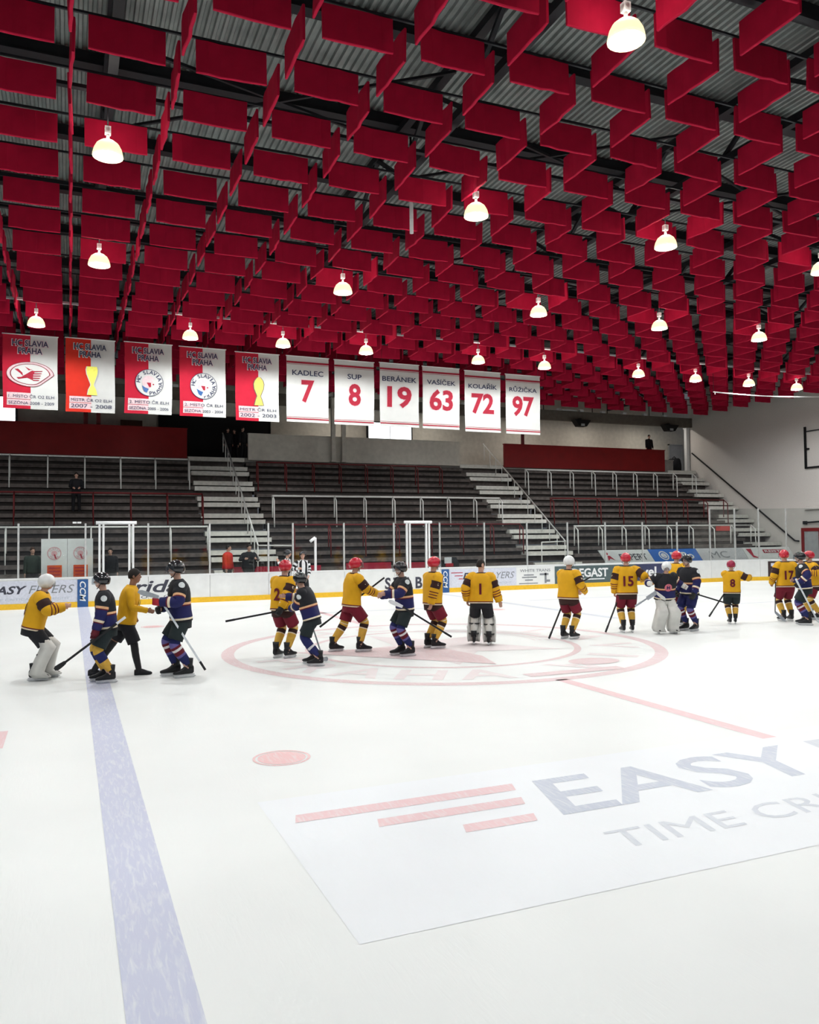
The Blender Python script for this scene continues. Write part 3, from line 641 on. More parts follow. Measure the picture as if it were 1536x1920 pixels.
def banner(x0, x1, z0, z1, label, kind, data):
    x0, x1, z0, z1 = bsc(x0, x1, z0, z1)
    r = empty('hanging_banner', ((x0+x1)/2, BANY, z0)); tag(r, label, 'banner', 'banners hanging in a row under the ceiling')
    W, H = x1-x0, z1-z0; ph = random.Random(label).uniform(0, 6); am = .010 if kind == 'num' else .013
    def wave(u, v): return am*math.sin(5*u/W*2+ph+v)*(1.3-v/H)+am*.6*math.sin(3.2*v+ph)
    def f(off): return lambda u, v: (u+.02*math.sin(2*v+ph)*(1-v/H), wave(u, v)-off, v)
    def cloth(name, u0, u1, v0, v1, m, off=0.):
        nu, nv = max(2, int((u1-u0)/.12)), max(2, int((v1-v0)/.2)); mb = MB(); g = f(off); vs = []
        for t in (0, .006):
            for j in range(nv+1):
                for i in range(nu+1):
                    q = g(u0+(u1-u0)*i/nu, v0+(v1-v0)*j/nv); vs.append((q[0], q[1]+t, q[2]))
        n1 = (nu+1)*(nv+1); fs = []
        for j in range(nv):
            for i in range(nu):
                a = j*(nu+1)+i; fs.append((a, a+1, a+nu+2, a+nu+1)); fs.append((n1+a, n1+a+nu+1, n1+a+nu+2, n1+a+1))
        mb.add(vs, fs, 0, True); return mb.build(name, m, r)
    def fineq(mb, pts, g):                                   # horizontal strip following the cloth
        (u0, u1, v0, v1) = pts; n = 14; vs = []
        for i in range(n+1): u = u0+(u1-u0)*i/n; vs += [g(u, v0), g(u, v1)]
        mb.add(vs, [(2*i, 2*i+2, 2*i+3, 2*i+1) for i in range(n)])
    hw = W/2
    MB().tube([(-hw-.03, wave(0, H), H), (hw+.03, wave(0, H), H)], .022, 6).build('top_rod', M_WHITE, r)
    for x in (-hw+.1, hw-.1): MB().tube([(x, 0, H), (x, 0, 10.785-z0)], .008, 5).build('hanging_cord', M_STEEL, r)
    if kind == 'num':
        name, num, sw = data
        cloth('cloth', -hw, hw, 0, H, M_CLOTH)
        for v0, v1 in ((.11, .16), (.20, .215), (H-.30, H-.22), (H-.35, H-.335)):
            mb = MB(); fineq(mb, (-hw, hw, v0, v1), f(.012)); mb.build('stripe', M_NUM, r)
        mb = MB(); letter_mesh(mb, name, -hw*sw, hw*sw, H-.80, H-.58 if 'Š' not in name and 'Ř' not in name and 'Ů' not in name and 'Á' not in name else H-.53, f(.016), 0, .015); mb.build('name_lettering', M_NAME, r)
        wn = .28 if len(num) == 1 else .58
        mb = MB(); letter_mesh(mb, num, -wn-.025, wn+.025, .80, 1.80, f(.012), 0, .045); mb.build('number_outline', M_PINK, r)
        mb = MB(); letter_mesh(mb, num, -wn, wn, .825, 1.775, f(.020), 0, .03); mb.build('number', M_NUM, r)
    else:
        art, redm, l1, l2, us = data
        cloth('red_half', -hw, us, 0, H, redm); cloth('white_half', us, hw, 0, H, M_CLOTH)
        for t, v0, v1, uw in (('HC SLAVIA', H-.42, H-.20, .66), ('PRAHA', H-.70, H-.48, .44)):
            mb = MB(); letter_mesh(mb, t, -hw*uw-.03, hw*uw+.03, v0-.03, v1+.03, f(.014), 0, .07); mb.build('lettering_outline', M_PINK if redm is M_CLOTHR else M_CLOTH, r)
            mb = MB(); letter_mesh(mb, t, -hw*uw, hw*uw, v0, v1, f(.026), 0, .02); mb.build('lettering', M_NAME, r)
        for t, v0, v1 in ((l1, .40, .55), (l2, .16, .30)):
            mb = MB(); fineq(mb, (-hw*.86, us, v0-.04, v1+.04), f(.010)); mb.build('lettering_panel', M_PINK, r)
            mb = MB(); letter_mesh(mb, t, -hw*.80, hw*.86, v0, v1, f(.024), 0, .0); mb.build('lettering', M_NAME, r)
        g = f(.024); g2 = f(.036); g3 = f(.048)
        if art == 'crest':
            c = lambda q: (lambda x, y: q(x+.02, y+1.22))
            mb = MB(); disc(mb, .52, c(g), 0, 48); mb.build('crest_disc', M_CLOTH, r)
            mb = MB(); annulus(mb, .505, .525, c(g2)); ring_letters(mb, 'HC SLAVIA', .41, .15, math.radians(172), math.radians(22), c(g2)); ring_letters(mb, 'PRAHA', .41, .15, math.radians(-82), math.radians(-4), c(g2), 0, True); mb.build('crest_lettering', M_NAME, r)
            mb = MB(); disc(mb, .25, c(g2), 0, 32, -.02, .02); mb.build('crest_inner', M_PINK, r)
            mb = MB(); mb.add([c(g3)(-.10, .0), c(g3)(.0, -.18), c(g3)(.06, -.16), c(g3)(.06, .0)], [(0, 1, 2, 3)]); disc(mb, .03, c(g3), 0, 10, .15, -.06); mb.build('crest_mark', M_NUM, r)
            mb = MB(); mb.add([c(g3)(-.28, -.12), c(g3)(-.2, -.34), c(g3)(-.1, -.4), c(g3)(-.02, -.24), c(g3)(-.14, -.2)], [(0, 1, 2, 3, 4)]); mb.build('crest_mark', C_BLUE, r)
        elif art == 'oval':
            def ov(t, k):
                x, y = .80*k*math.cos(t), .46*k*math.sin(t)
                if math.cos(t) > 0 and math.sin(t) < 0: x *= 1-.28*math.sin(-t)*math.cos(t)*2
                return x, y+1.28
            n = 60
            def ringp(k0, k1, q, m, nm):
                mb = MB(); vs = []
                for i in range(n): vs += [q(*ov(2*PI*i/n, k0)), q(*ov(2*PI*i/n, k1))]
                mb.add(vs, [(2*i, 2*((i+1) % n), 2*((i+1) % n)+1, 2*i+1) for i in range(n)]); mb.build(nm, m, r)
            mb = MB(); mb.add([g(*ov(2*PI*i/n, 1.0)) for i in range(n)], [tuple(range(n))]); mb.build('emblem_ground', M_PINK, r)
            M_DR = mat('dark_red_print', (.20, .02, .03), .8)
            ringp(.97, 1.0, g2, M_DR, 'emblem_ring'); ringp(.80, .845, g2, M_DR, 'emblem_ring')
            mb = MB(); mb.add([g2(*ov(2*PI*i/n, .80)) for i in range(n)], [tuple(range(n))]); mb.build('emblem_centre', M_CLOTH, r)
            mb = MB(); P = lambda *a: mb.add([g3(x, y+1.28) for x, y in a], [tuple(range(len(a)))])
            P((-.52, .16), (-.40, .18), (-.26, .04), (-.24, -.08), (-.34, .02)); P((-.46, -.14), (-.30, -.12), (.06, .14), (.16, .12), (.10, -.02), (.08, -.22), (-.1, -.14), (-.40, -.20))
            for k in range(5): P((.08, .12-.08*k), (.42-.03*k, .14-.085*k), (.40-.03*k, .11-.085*k), (.08, .08-.08*k))
            P((-.18, .28), (0, .18), (.1, .2), (-.05, .14)); mb.build('emblem_animal', M_NUM, r)
        else:
            m = M_LEMON if art == 'lemon' else M_GOLD
            prof = [(.17, 1.74), (.20, 1.62), (.18, 1.45), (.10, 1.22), (.05, 1.08), (.05, 1.02), (.13, .86), (.17, .66)] if art == 'lemon' else [(.05, 1.80), (.16, 1.66), (.20, 1.52), (.18, 1.32), (.09, 1.10), (.06, 1.02), (.12, .86), (.18, .64)]
            us2 = .06
            mb = MB(); L = [g(us2-a-.03, b) for a, b in prof]; Rr = [g(us2+a+.03, b) for a, b in prof]; mb.add(L+Rr, [(i, i+1, len(prof)+i+1, len(prof)+i) for i in range(len(prof)-1)]); mb.build('cup_outline', M_BEAM if art == 'gold' else M_CLOTH, r)
            mb = MB(); L = [g2(us2-a, b) for a, b in prof]; Rr = [g2(us2+a, b) for a, b in prof]; mb.add(L+Rr, [(i, i+1, len(prof)+i+1, len(prof)+i) for i in range(len(prof)-1)]); mb.build('cup', m, r)
banner(-9.40, -7.64, 6.98, 9.60, 'leftmost red and white banner with an oval animal emblem', 'club', ('oval', M_CLOTHR, '1. MÍSTO ČR O2 ELH', 'SEZÓNA 2008 - 2009', 0.))
banner(-7.38, -5.72, 6.96, 9.63, 'orange red and white banner with a lemon yellow cup', 'club', ('lemon', M_CLOTHO, 'MISTR ČR O2 ELH', '2007 - 2008', .02))
banner(-5.38, -3.70, 7.00, 9.65, 'red and white banner with a round crest, left of its twin', 'club', ('crest', M_CLOTHR, '2. MÍSTO ČR ELH', 'SEZÓNA 2005 - 2006', 0.))
banner(-3.42, -1.70, 7.00, 9.64, 'red and white banner with a round crest, right of its twin', 'club', ('crest', M_CLOTHR, '2. MÍSTO ČR ELH', 'SEZÓNA 2003 - 2004', 0.))
banner(-1.32, .39, 6.93, 9.60, 'red and white banner with a golden cup beside the number 7', 'club', ('gold', M_CLOTHR, 'MISTR ČR ELH', '2002 - 2003', .04))
NB = [(.70, 2.44, 6.97, 9.61, 'KADLEC', '7', .74), (2.69, 4.40, 6.95, 9.60, 'SUP', '8', .36), (4.66, 6.43, 6.97, 9.63, 'BERÁNEK', '19', .88), (6.61, 8.35, 6.96, 9.62, 'VAŠÍČEK', '63', .78), (8.61, 10.38, 6.91, 9.58, 'KOLAŘÍK', '72', .80), (10.65, 12.42, 6.90, 9.56, 'RŮŽIČKA', '97', .80)]
NW = {'7': 'seven', '8': 'eight', '19': 'nineteen', '63': 'sixty-three', '72': 'seventy-two', '97': 'ninety-seven at the right end'}
for a, b, c, d, n, k, sw in NB: banner(a, b, c, d, 'white hanging banner with the red number '+NW[k], 'num', (n, k, sw))

# hanging rod and slack cable
r = empty('hanging_tube', (.69, 3.0, 9.95)); tag(r, 'white tube hanging upright from a black rope in the ceiling', 'tube')
MB().tube([(0, 0, 0), (0, 0, 1.4)], .05, 10).build('tube', M_WHITE, r); MB().tube([(0, 0, 1.4), (0, 0, 2.7)], .03, 6).build('rope', M_BLACK, r); MB().tube([(-.12, 0, 1.28), (0, 0, 1.36)], .03, 6).build('hook', M_WHITE, r)
r = empty('slack_cable', (21.84, 15.0, 9.3)); tag(r, 'thin white cable sagging below the lamps at the right', 'cable')
MB().tube([(i*.6, 0, -.05*math.sin(PI*i/12)-.0+.19*(i/12)**2*1.0) for i in range(15)], .03, 6).build('cable', M_WHITE, r)
MB().tube([(.1, 0, .02), (.1, 0, -.12)], .02, 5).build('clip', M_WHITE, r)
MB().tube([(8.4, 0, .2), (8.4, 0, 1.16)], .012, 5).build('hanger', M_STEEL, r); MB().tube([(0, 0, 0), (0, 0, .9)], .012, 5).build('hanger', M_STEEL, r)

# ------------------------------------------------------------------ people
SKIN = mat('skin', (.55, .32, .24), .6, var=.06); SKIN_D = mat('brown_skin', (.30, .15, .10), .6, var=.06)
GOLD = mat('gold_jersey', (.70, .36, .008), .75, var=.08, scale=6); DBROWN = mat('dark_brown_jersey', (.035, .012, .010), .8); CREAM = mat('cream_stripe', (.78, .66, .48), .8)
MAROON = mat('maroon_cloth', (.12, .007, .018), .8); CRIMSON = mat('crimson_pants', (.17, .007, .022), .75); JBLACK = mat('black_jersey', (.012, .012, .016), .75); JNAVY = mat('navy_jersey', (.012, .013, .085), .75)
ORANGE = mat('peach_stripe', (.75, .42, .22), .8); DGREEN = mat('green_black_pants', (.014, .022, .024), .75); SOCKY = mat('yellow_sock', (.66, .38, .06), .85); SOCKN = mat('navy_sock', (.016, .02, .10), .85)
LILAC = mat('lilac_stripe', (.12, .10, .28), .85); WSTR = mat('white_stripe', (.72, .70, .70), .85)
BOOT = mat('black_boot', (.012, .012, .014), .4); HOLD = mat('white_blade_holder', (.72, .72, .73), .35); BLADE = mat('steel_blade', (.55, .56, .58), .25, .9)
H_RED = mat('red_helmet', (.50, .012, .03), .25, spec=.5, coat=.4); H_BLK = mat('black_helmet', (.012, .012, .014), .2, spec=.5, coat=.5); H_WHT = mat('white_helmet', (.75, .75, .74), .3, spec=.5); H_CRM = mat('crimson_helmet', (.30, .01, .05), .3, spec=.5)
HAIR = mat('dark_hair', (.015, .010, .008), .7); HAIRB = mat('brown_hair', (.06, .03, .018), .7); EYE = mat('dark_eye', (.01, .01, .01), .3); LIP = mat('lip', (.35, .12, .10), .6)
PAD = mat('white_pad', (.70, .68, .64), .55, var=.07, scale=6); PADG = mat('dark_pad_strap', (.05, .05, .05), .7); GLV_M = mat('maroon_glove', (.12, .008, .018), .6); GLV_R = mat('red_glove', (.45, .02, .035), .6); GLV_B = mat('black_glove', (.015, .015, .016), .6)
TAPE = mat('white_tape', (.72, .72, .74), .6); SHAFT = mat('black_shaft', (.012, .012, .014), .4); SHAFTG = mat('grey_shaft', (.35, .37, .40), .4); SHAFTW = mat('white_shaft', (.68, .70, .74), .4)
PATCH = mat('shoulder_patch', (.66, .68, .68), .7); PINKP = mat('pink_emblem', (.62, .16, .20), .7); STRIPE_B = mat('referee_black', (.015, .015, .018), .8); STRIPE_W = mat('referee_white', (.74, .74, .75), .8)
_remesh = []
def V(*a): return Vector(a)
def ik(a, t, l1, l2, pole):
    d = t-a; L = min(d.length, (l1+l2)*.998); L = max(L, abs(l1-l2)+.02); dn = d.normalized(); t = a+dn*L
    x = (l1*l1-l2*l2+L*L)/(2*L); h = math.sqrt(max(l1*l1-x*x, 0)); p = pole-dn*pole.dot(dn)
    p = p.normalized() if p.length > 1e-4 else V(0, 0, -1)
    return a+dn*x+p*h, t
TORSO = [(-.075, .240, .170), (.0, .238, .168), (.10, .232, .162), (.22, .238, .166), (.35, .248, .168), (.43, .250, .158), (.49, .232, .138), (.535, .175, .112), (.565, .095, .090), (.582, .072, .078)]
def t_at(h):
    T = TORSO
    for i in range(len(T)-1):
        if T[i][0] <= h <= T[i+1][0]:
            k = (h-T[i][0])/(T[i+1][0]-T[i][0]); return T[i][1]+(T[i+1][1]-T[i][1])*k, T[i][2]+(T[i+1][2]-T[i][2])*k
    return (T[0] if h < T[0][0] else T[-1])[1:]
YEL_T = [(-.053, CREAM), (-.033, MAROON), (-.01, GOLD), (.56, GOLD), (.6, DBROWN)]
YEL_S = [(.30, GOLD), (.52, DBROWN), (.62, GOLD), (.65, MAROON), (.70, GOLD), (.73, MAROON), (.78, GOLD), (.81, MAROON), (1.0, GOLD)]
NAV_T = [(-.045, JBLACK), (-.015, CREAM), (.17, JNAVY), (.19, MAROON), (.225, ORANGE), (.6, JBLACK)]
NAV_S = [(.40, JBLACK), (.46, ORANGE), (.49, MAROON), (.74, JNAVY), (.80, CREAM), (.83, MAROON), (1.0, JNAVY)]
SOCK_Y = [(.18, SOCKY), (.22, CREAM), (.30, SOCKY), (.46, DBROWN), (.50, CREAM), (1.0, SOCKY)]
SOCK_N = [(.22, SOCKN), (.30, LILAC), (.38, MAROON), (.46, WSTR), (.60, MAROON), (.68, LILAC), (1.0, SOCKN)]
SOCK_Y2 = [(.30, SOCKY), (.62, SOCKN), (1.0, SOCKY)]
SOCK_B = [(.15, SKIN_D), (1.0, BOOT)]
def banded(mb, path, radf, bands, slots, seg=14, n=22, wr=.0, ref=None, flat=1., ph=0.):
    """tube along a polyline, colour bands by fraction of its length"""
    L = [0.]
    for i in range(1, len(path)): L.append(L[-1]+(path[i]-path[i-1]).length)
    tot = L[-1]
    def at(t):
        s = t*tot
        for i in range(1, len(path)):
            if s <= L[i]+1e-9: return path[i-1].lerp(path[i], (s-L[i-1])/max(L[i]-L[i-1], 1e-6))
        return path[-1]
    def sm(t): return (at(max(0, t-.05))+at(t)*2+at(min(1, t+.05)))/4 if .04 < t < .96 else at(t)
    ts = sorted(set([i/n for i in range(n+1)]+[b for b, _ in bands if 0 < b < 1]))
    pts = [sm(t) for t in ts]; rad = [radf(t)*(1+wr*math.sin(t*38+ph)) for t in ts]; mi = []
    for i in range(len(ts)-1):
        mid = (ts[i]+ts[i+1])/2; mi.append(next(slots.index(m_) for b, m_ in bands if mid <= b+1e-9))
    rings = []; nrm = None
    for i, q in enumerate(pts):
        d = (pts[min(i+1, len(pts)-1)]-pts[max(i-1, 0)]).normalized()
        if nrm is None: nrm = Vector(ref) if ref else (V(0, 1, 0) if abs(d.y) < .9 else V(1, 0, 0))
        nrm = (nrm-d*nrm.dot(d)).normalized(); b = d.cross(nrm)
        rings.append([q+(nrm*math.cos(2*PI*k/seg)+b*math.sin(2*PI*k/seg)*flat)*rad[i]*(1+wr*.8*math.sin(3*2*PI*k/seg+t_ph(i, ph))) for k in range(seg)])
    mb.rings(rings, True, mi, True)
def t_ph(i, ph): return i*.9+ph
def lerp_tab(tab):
    def f(t):
        for i in range(len(tab)-1):
            if t <= tab[i+1][0]: k = (t-tab[i][0])/(tab[i+1][0]-tab[i][0]); return tab[i][1]+(tab[i+1][1]-tab[i][1])*k
        return tab[-1][1]
    return f
def uniq(bands):
    o = []
    for _, m_ in bands:
        if m_ not in o: o.append(m_)
    return o
def skate_meshes():
    out = []
    prof = [(-.115, .030, .075, .17), (-.10, .036, .06, .20), (-.05, .040, .055, .23), (.0, .043, .055, .21), (.05, .046, .055, .155), (.10, .048, .055, .125), (.15, .046, .055, .112), (.185, .036, .058, .100), (.20, .018, .065, .088)]
    rings = []
    for y, wd, z0, z1 in prof:
        rings.append([(wd*math.cos(a)*(1. if math.sin(a) < 0 else .92), y, (z0+z1)/2+(z1-z0)/2*(math.copysign(abs(math.sin(a))**.6, math.sin(a)))) for a in [2*PI*k/12 for k in range(12)]])
    mb = MB().rings(rings); mb.tube([(0, -.045, .17), (0, -.05, .30)], [.056, .062], 12); out.append(mb.mesh('boot', BOOT))
    mb = MB().rings([[(-a, y, z0), (a, y, z0), (a*.8, y, .06), (-a*.8, y, .06)] for y, a, z0 in ((-.13, .010, .030), (-.10, .016, .022), (.0, .014, .030), (.12, .016, .022), (.19, .008, .034))], True, 0, False); out.append(mb.mesh('blade_holder', HOLD))
    mb = MB().rings([[(-.003, y, z), (.003, y, z), (.003, y, .028), (-.003, y, .028)] for y, z in ((-.15, .018), (-.12, .001), (.0, .0), (.17, .002), (.205, .022))], True, 0, False); out.append(mb.mesh('blade', BLADE)); return out
SKATE = skate_meshes()
_sp = [(-.11, .030, .0, .09), (-.08, .038, .0, .11), (-.02, .042, .0, .12), (.05, .046, .0, .095), (.11, .046, .0, .07), (.16, .036, .004, .055), (.18, .016, .012, .04)]
SHOE = MB().rings([[(wd*math.cos(2*PI*k/12), y, (z0+z1)/2+(z1-z0)/2*math.sin(2*PI*k/12)) for k in range(12)] for y, wd, z0, z1 in _sp]).mesh('shoe', BOOT)
def helmet_mesh(m, kind):
    mb = MB(); n = 26; rr = 9; a0 = .120; b0 = .143; c0 = .132; rings = []
    for lay in (0, 1):
        s_ = 1 if lay == 0 else .93; rs = []
        for i in range(rr+1):
            ring = []
            for k in range(n):
                ph = 2*PI*k/n; front = max(0, math.sin(ph))
                zmin = -.075+.115*(front**1.5) if kind != 'mask' else -.115+.10*(front**3)
                tm = math.acos(max(-1, min(1, zmin/c0))); t = max(.05, tm*i/rr)
                ridge = 1+(.02 if abs(math.cos(ph)) < .35 and i > 2 and kind != 'mask' else 0)
                ring.append((a0*s_*ridge*math.sin(t)*math.cos(ph), b0*s_*math.sin(t)*math.sin(ph), c0*s_*math.cos(t)))
            rs.append(ring)
        rings += rs if lay == 0 else rs[::-1]
    mb.rings(rings); return mb.mesh('helmet', m)
def visor_mesh():
    mb = MB(); vs = []; n = 14
    for lay, s_ in ((0, 1.0), (1, 1.03)):
        for i in range(n+1):
            a = math.radians(20+140*i/n)
            for z, r in ((.040, 1.04), (-.04, 1.10), (-.075, 1.07)): vs.append((.120*r*s_*math.cos(a), .143*r*s_*math.sin(a), z))
    N = (n+1)*3; fs = []
    for i in range(n):
        for j in range(2):
            a = i*3+j; fs.append((a, a+3, a+4, a+1)); fs.append((N+a, N+a+1, N+a+4, N+a+3))
    mb.add(vs, fs, 0, True); return mb.mesh('visor', M_VISOR)
VISOR = visor_mesh(); _HM = {}
def cage_mesh():
    mb = MB()
    for z in (-.09, -.06, -.03, 0, .03): mb.tube([(.10*math.cos(a)*(1-abs(z+.03)*1.2), .142*math.sin(a)*(1-abs(z+.03)*.8), z) for a in [math.radians(15+150*i/8) for i in range(9)]], .004, 4)
    for a in (55, 75, 90, 105, 125):
        a = math.radians(a); mb.tube([(.10*math.cos(a)*(1-abs(z+.03)*1.2), .142*math.sin(a)*(1-abs(z+.03)*.8), z) for z in (-.095, -.06, -.03, 0, .035)], .004, 4)
    return mb.mesh('cage', M_GREYSTEEL)
CAGE = cage_mesh()
HAIR_ME = {}
def hair_mesh(m):
    mb = MB(); n = 20; rings = []
    for lay, s_ in ((0, 1.), (1, .90)):
        rs = []
        for i in range(8):
            ring = []
            for k in range(n):
                ph = 2*PI*k/n; zmin = -.05+.095*max(0, math.sin(ph)); tm = math.acos(zmin/.125); t = max(.05, tm*i/7); w_ = 1+.03*math.sin(5*ph+i)
                ring.append((.086*s_*w_*math.sin(t)*math.cos(ph), .106*s_*w_*math.sin(t)*math.sin(ph)-.006, .125*s_*w_*math.cos(t)))
            rs.append(ring)
        rings += rs if lay == 0 else rs[::-1]
    return mb.rings(rings).mesh('hair', m)

def person(label, pos, face, height=1.8, outfit='yellow', lean=6, hands=None, feet=None, head_yaw=0., helmet=None, visor=True, num=None, pants=None, socks=None, gloves=None, goalie=False, skin=SKIN, hair=HAIR, grip=(0, 0), skates=True, cols=None, group='hockey players', z0=0., arm_num=None, mask=False, front=None, stout=1.):
    s = height/1.80; rz = math.radians(face-90); root = empty('person', (pos[0], pos[1], z0), rz); tag(root, label, 'person', group)
    Ri = Matrix.Rotation(-rz, 3, 'Z'); P0 = V(pos[0], pos[1], z0)
    def loc(wp): return (Ri @ (Vector(wp)-P0))/s
    cl, sl = math.cos(math.radians(lean)), math.sin(math.radians(lean)); drop = .02 if lean > 8 else 0.; hz = .95-drop
    def sp(x, y, h): return V(x, y*cl+h*sl, hz+h*cl-y*sl)
    feet = feet or ((-.13, -.05, -6), (.13, .06, 6))       # left, right: x, y, toe-out
    az = .135 if skates else .085
    J = {}
    for side, k in ((-1, 0), (1, 1)):
        hip = V(.095*side, 0, hz-.02); fx, fy, ft = feet[k]; kn, an = ik(hip, V(fx, fy-.03, az+.02), .425, .425, V(side*.12, 1, 0)); J['hip', side], J['knee', side], J['ank', side] = hip, kn, V(fx, fy-.03, az)
        sh = sp(.188*side*min(stout, 1.1), 0, .485)
        if hands and hands[k] is not None: tg = loc(hands[k]) if not (isinstance(hands[k], tuple) and len(hands[k]) == 4) else V(*hands[k][:3])
        else: tg = V(.27*side, .10, .78)
        el, wrp = ik(sh, tg, .285, .265, V(side*.7, -.7, -.5)); J['sh', side], J['el', side], J['wr', side] = sh, el, wrp
    neck = sp(0, .0, .56); hc = sp(0, .025, .735); hy = math.radians(head_yaw); HR = Matrix.Rotation(hy, 3, 'Z')
    def hd(x, y, z): return hc+HR @ V(x, y, z)
    # ---- the body: one continuous surface
    b = MB()
    b.tube([sp(0, 0, -.06), sp(0, 0, .1), sp(0, 0, .3), sp(0, 0, .45), sp(0, 0, .54)], [.135, .125, .135, .13, .07], 12, flat=1.25, ref=(0, 1, 0))
    b.tube([neck-V(0, 0, .06), hc-V(0, .01, .04)], [.06, .055], 10)
    b.ell(hd(0, 0, .015), (.078, .098, .105), 16, 12); b.ell(hd(0, .028, -.06), (.056, .062, .058), 12, 8)
    b.tube([hd(0, .085, .02), hd(0, .112, -.022), hd(0, .085, -.034)], [.010, .015, .010], 8)
    b.ell(hd(0, .072, .032), (.055, .024, .014), 10, 6); b.ell(hd(0, .082, -.062), (.025, .014, .011), 8, 6)
    for side in (-1, 1):
        b.ell(hd(.079*side, -.008, -.005), (.012, .022, .032), 8, 6)
        sh, el, wrp = J['sh', side], J['el', side], J['wr', side]
        b.tube([sp(.08*side, 0, .45), sh, sh.lerp(el, .5), el, el.lerp(wrp, .35), wrp], [.06, .062, .052, .042, .043, .028], 10)
        d = (wrp-el).normalized(); up = V(0, 0, 1)-d*d.z
        if up.length < .3: up = V(0, 1, 0)-d*d.y
        up.normalize(); nn = d.cross(up)*(-side); g = grip[0 if side < 0 else 1]
        if (nn.x*side) > 0: nn = -nn
        pc = wrp+d*.055
        b.tube([wrp, pc, wrp+d*.098], [.028, .038, .034], 10, flat=.55, ref=tuple(up))
        for i, (o, ln) in enumerate(((.030, .072), (.010, .082), (-.010, .076), (-.029, .060))):
            q = wrp+d*.090+up*o; pts = [q]; an_ = .12+g*.25
            for k_ in range(3):
                an_ += .08+g*.85; q = q+(d*math.cos(an_)+nn*math.sin(an_))*ln*(.42, .32, .26)[k_]; pts.append(q)
            b.tube([wrp+d*.06+up*o*.8]+pts, [.011, .0115, .011, .0105, .009], 7)
        q = wrp+d*.03+up*.030; td = (d*.75+up*.55+nn*(.25+.5*g)).normalized(); b.tube([q-td*.015, q+td*.035, q+td*.035+(d*.9+nn*(.3+.5*g)).normalized()*.032], [.014, .0125, .010], 7)
        hip, kn, an = J['hip', side], J['knee', side], J['ank', side]
        b.tube([hip+V(0, 0, .06), hip, hip.lerp(kn, .5), kn, kn.lerp(an, .35)+V(0, -.015, 0), an], [.085, .092, .078, .056, .056, .038], 10)
        fx, fy, ft = feet[0 if side < 0 else 1]; fr = Matrix.Rotation(-math.radians(ft)*1, 3, 'Z')
        b.tube([an+fr @ V(0, -.04, -.02), an+fr @ V(0, .04, -.03), an+fr @ V(0, .13, -.045)], [.034, .036, .026], 8)
    bo = b.build('body', skin, root); bo.scale = (s, s, s); _remesh.append(bo)
    def put(mb, name, mats, par=root, sc=True):
        o = mb.build(name, mats, par)
        if par is root and sc: o.scale = (s, s, s)
        return o
    def inst(me, name, at_, rot=0., par=root, extra=None):
        o = mesh_obj(name, me, par); o.location = at_*s if par is root else at_; o.rotation_euler = (0, 0, rot)
        if par is root: o.scale = (s, s, s)
        return o
    for e in (-1, 1): put(MB().ell(hd(.030*e, .088, .018), (.012, .010, .008), 8, 6), 'eye', EYE)
    put(MB().ell(hd(0, .089, -.062), (.022, .008, .006), 8, 5), 'mouth', LIP)
    # ---- jersey
    tb = {'yellow': YEL_T, 'navy': NAV_T}.get(outfit) or [(.56, cols[0]), (.6, cols[0])]
    sb = {'yellow': YEL_S, 'navy': NAV_S}.get(outfit) or [(1.0, cols[0])]
    padded = outfit in ('yellow', 'navy'); wk = (1. if padded else .86)*stout*(1.08 if goalie else 1)
    slots = uniq(tb+sb); ref_ = outfit == 'referee'
    if ref_: slots = [STRIPE_B, STRIPE_W]
    hs = sorted(set([t[0] for t in TORSO]+[h for h, _ in tb if h < .58]+[0., .15, .29])); mb = MB(); rings = []; mi = []
    seg = 28 if ref_ else 24; pz = random.Random(label).uniform(0, 6)
    for h in hs:
        wd, dp = t_at(h); ring = []
        for k in range(seg):
            a = 2*PI*k/seg; c, n_ = math.cos(a), math.sin(a); q = 1+(.022*math.sin(4*a+h*16+pz)+.012*math.sin(9*a-h*23+pz*2))*(1 if h < .4 else .2)
            ring.append(sp(wd*wk*q*math.copysign(abs(c)**.82, c), dp*wk*q*math.copysign(abs(n_)**.82, n_), h))
        rings.append(ring)
    for i in range(len(hs)-1):
        mid = (hs[i]+hs[i+1])/2; mi.append(0 if ref_ else next(slots.index(m_) for bb, m_ in tb if mid <= bb+1e-9))
    mb.rings(rings, True, mi, True, (lambda i, k: (k//2) % 2) if ref_ else None)
    for side in (-1, 1):
        sh, el, wrp = J['sh', side], J['el', side], J['wr', side]
        rf = lerp_tab([(0, .085), (.15, .108), (.45, .100), (.6, .092), (.85, .082), (1., .070)]) if padded else lerp_tab([(0, .07), (.15, .078), (.5, .062), (1, .048)])
        path = [sp(.10*side, 0, .475), sh+V(.012*side, 0, 0), el, wrp+(wrp-el).normalized()*.01]
        if goalie: rf0 = rf; rf = lambda t: rf0(t)*1.12
        if ref_: banded(mb, path, rf, [(k/9, (STRIPE_B, STRIPE_W)[k % 2]) for k in range(1, 10)], slots, 14, 20, .02, None, 1., pz+side)
        else: banded(mb, path, rf, sb, slots, 16, 26, .045, None, 1., pz+side)
    jer = put(mb, 'jersey' if padded or ref_ else 'jacket', slots)
    def back_pt(x, h, off, sgn=-1):
        wd, dp = t_at(h); u = min(abs(x)/(wd*wk), .98); return sp(x, sgn*(dp*wk*1.02*(1-u**2.44)**(.82/2)+off), h)
    if num:
        mb = MB(); hwid = .115*text_geo(num, .03)[2]*.95; letter_mesh(mb, num, -hwid, hwid, .11, .34, lambda x, y: back_pt(x, y, .012), 0, .03)
        put(mb, 'back_number', MAROON, jer)
    if front:
        mb = MB(); disc(mb, .095, lambda x, y: back_pt(x, y+.26, .014, 1), 0, 20); put(mb, 'chest_emblem', PINKP if front is True else front, jer)
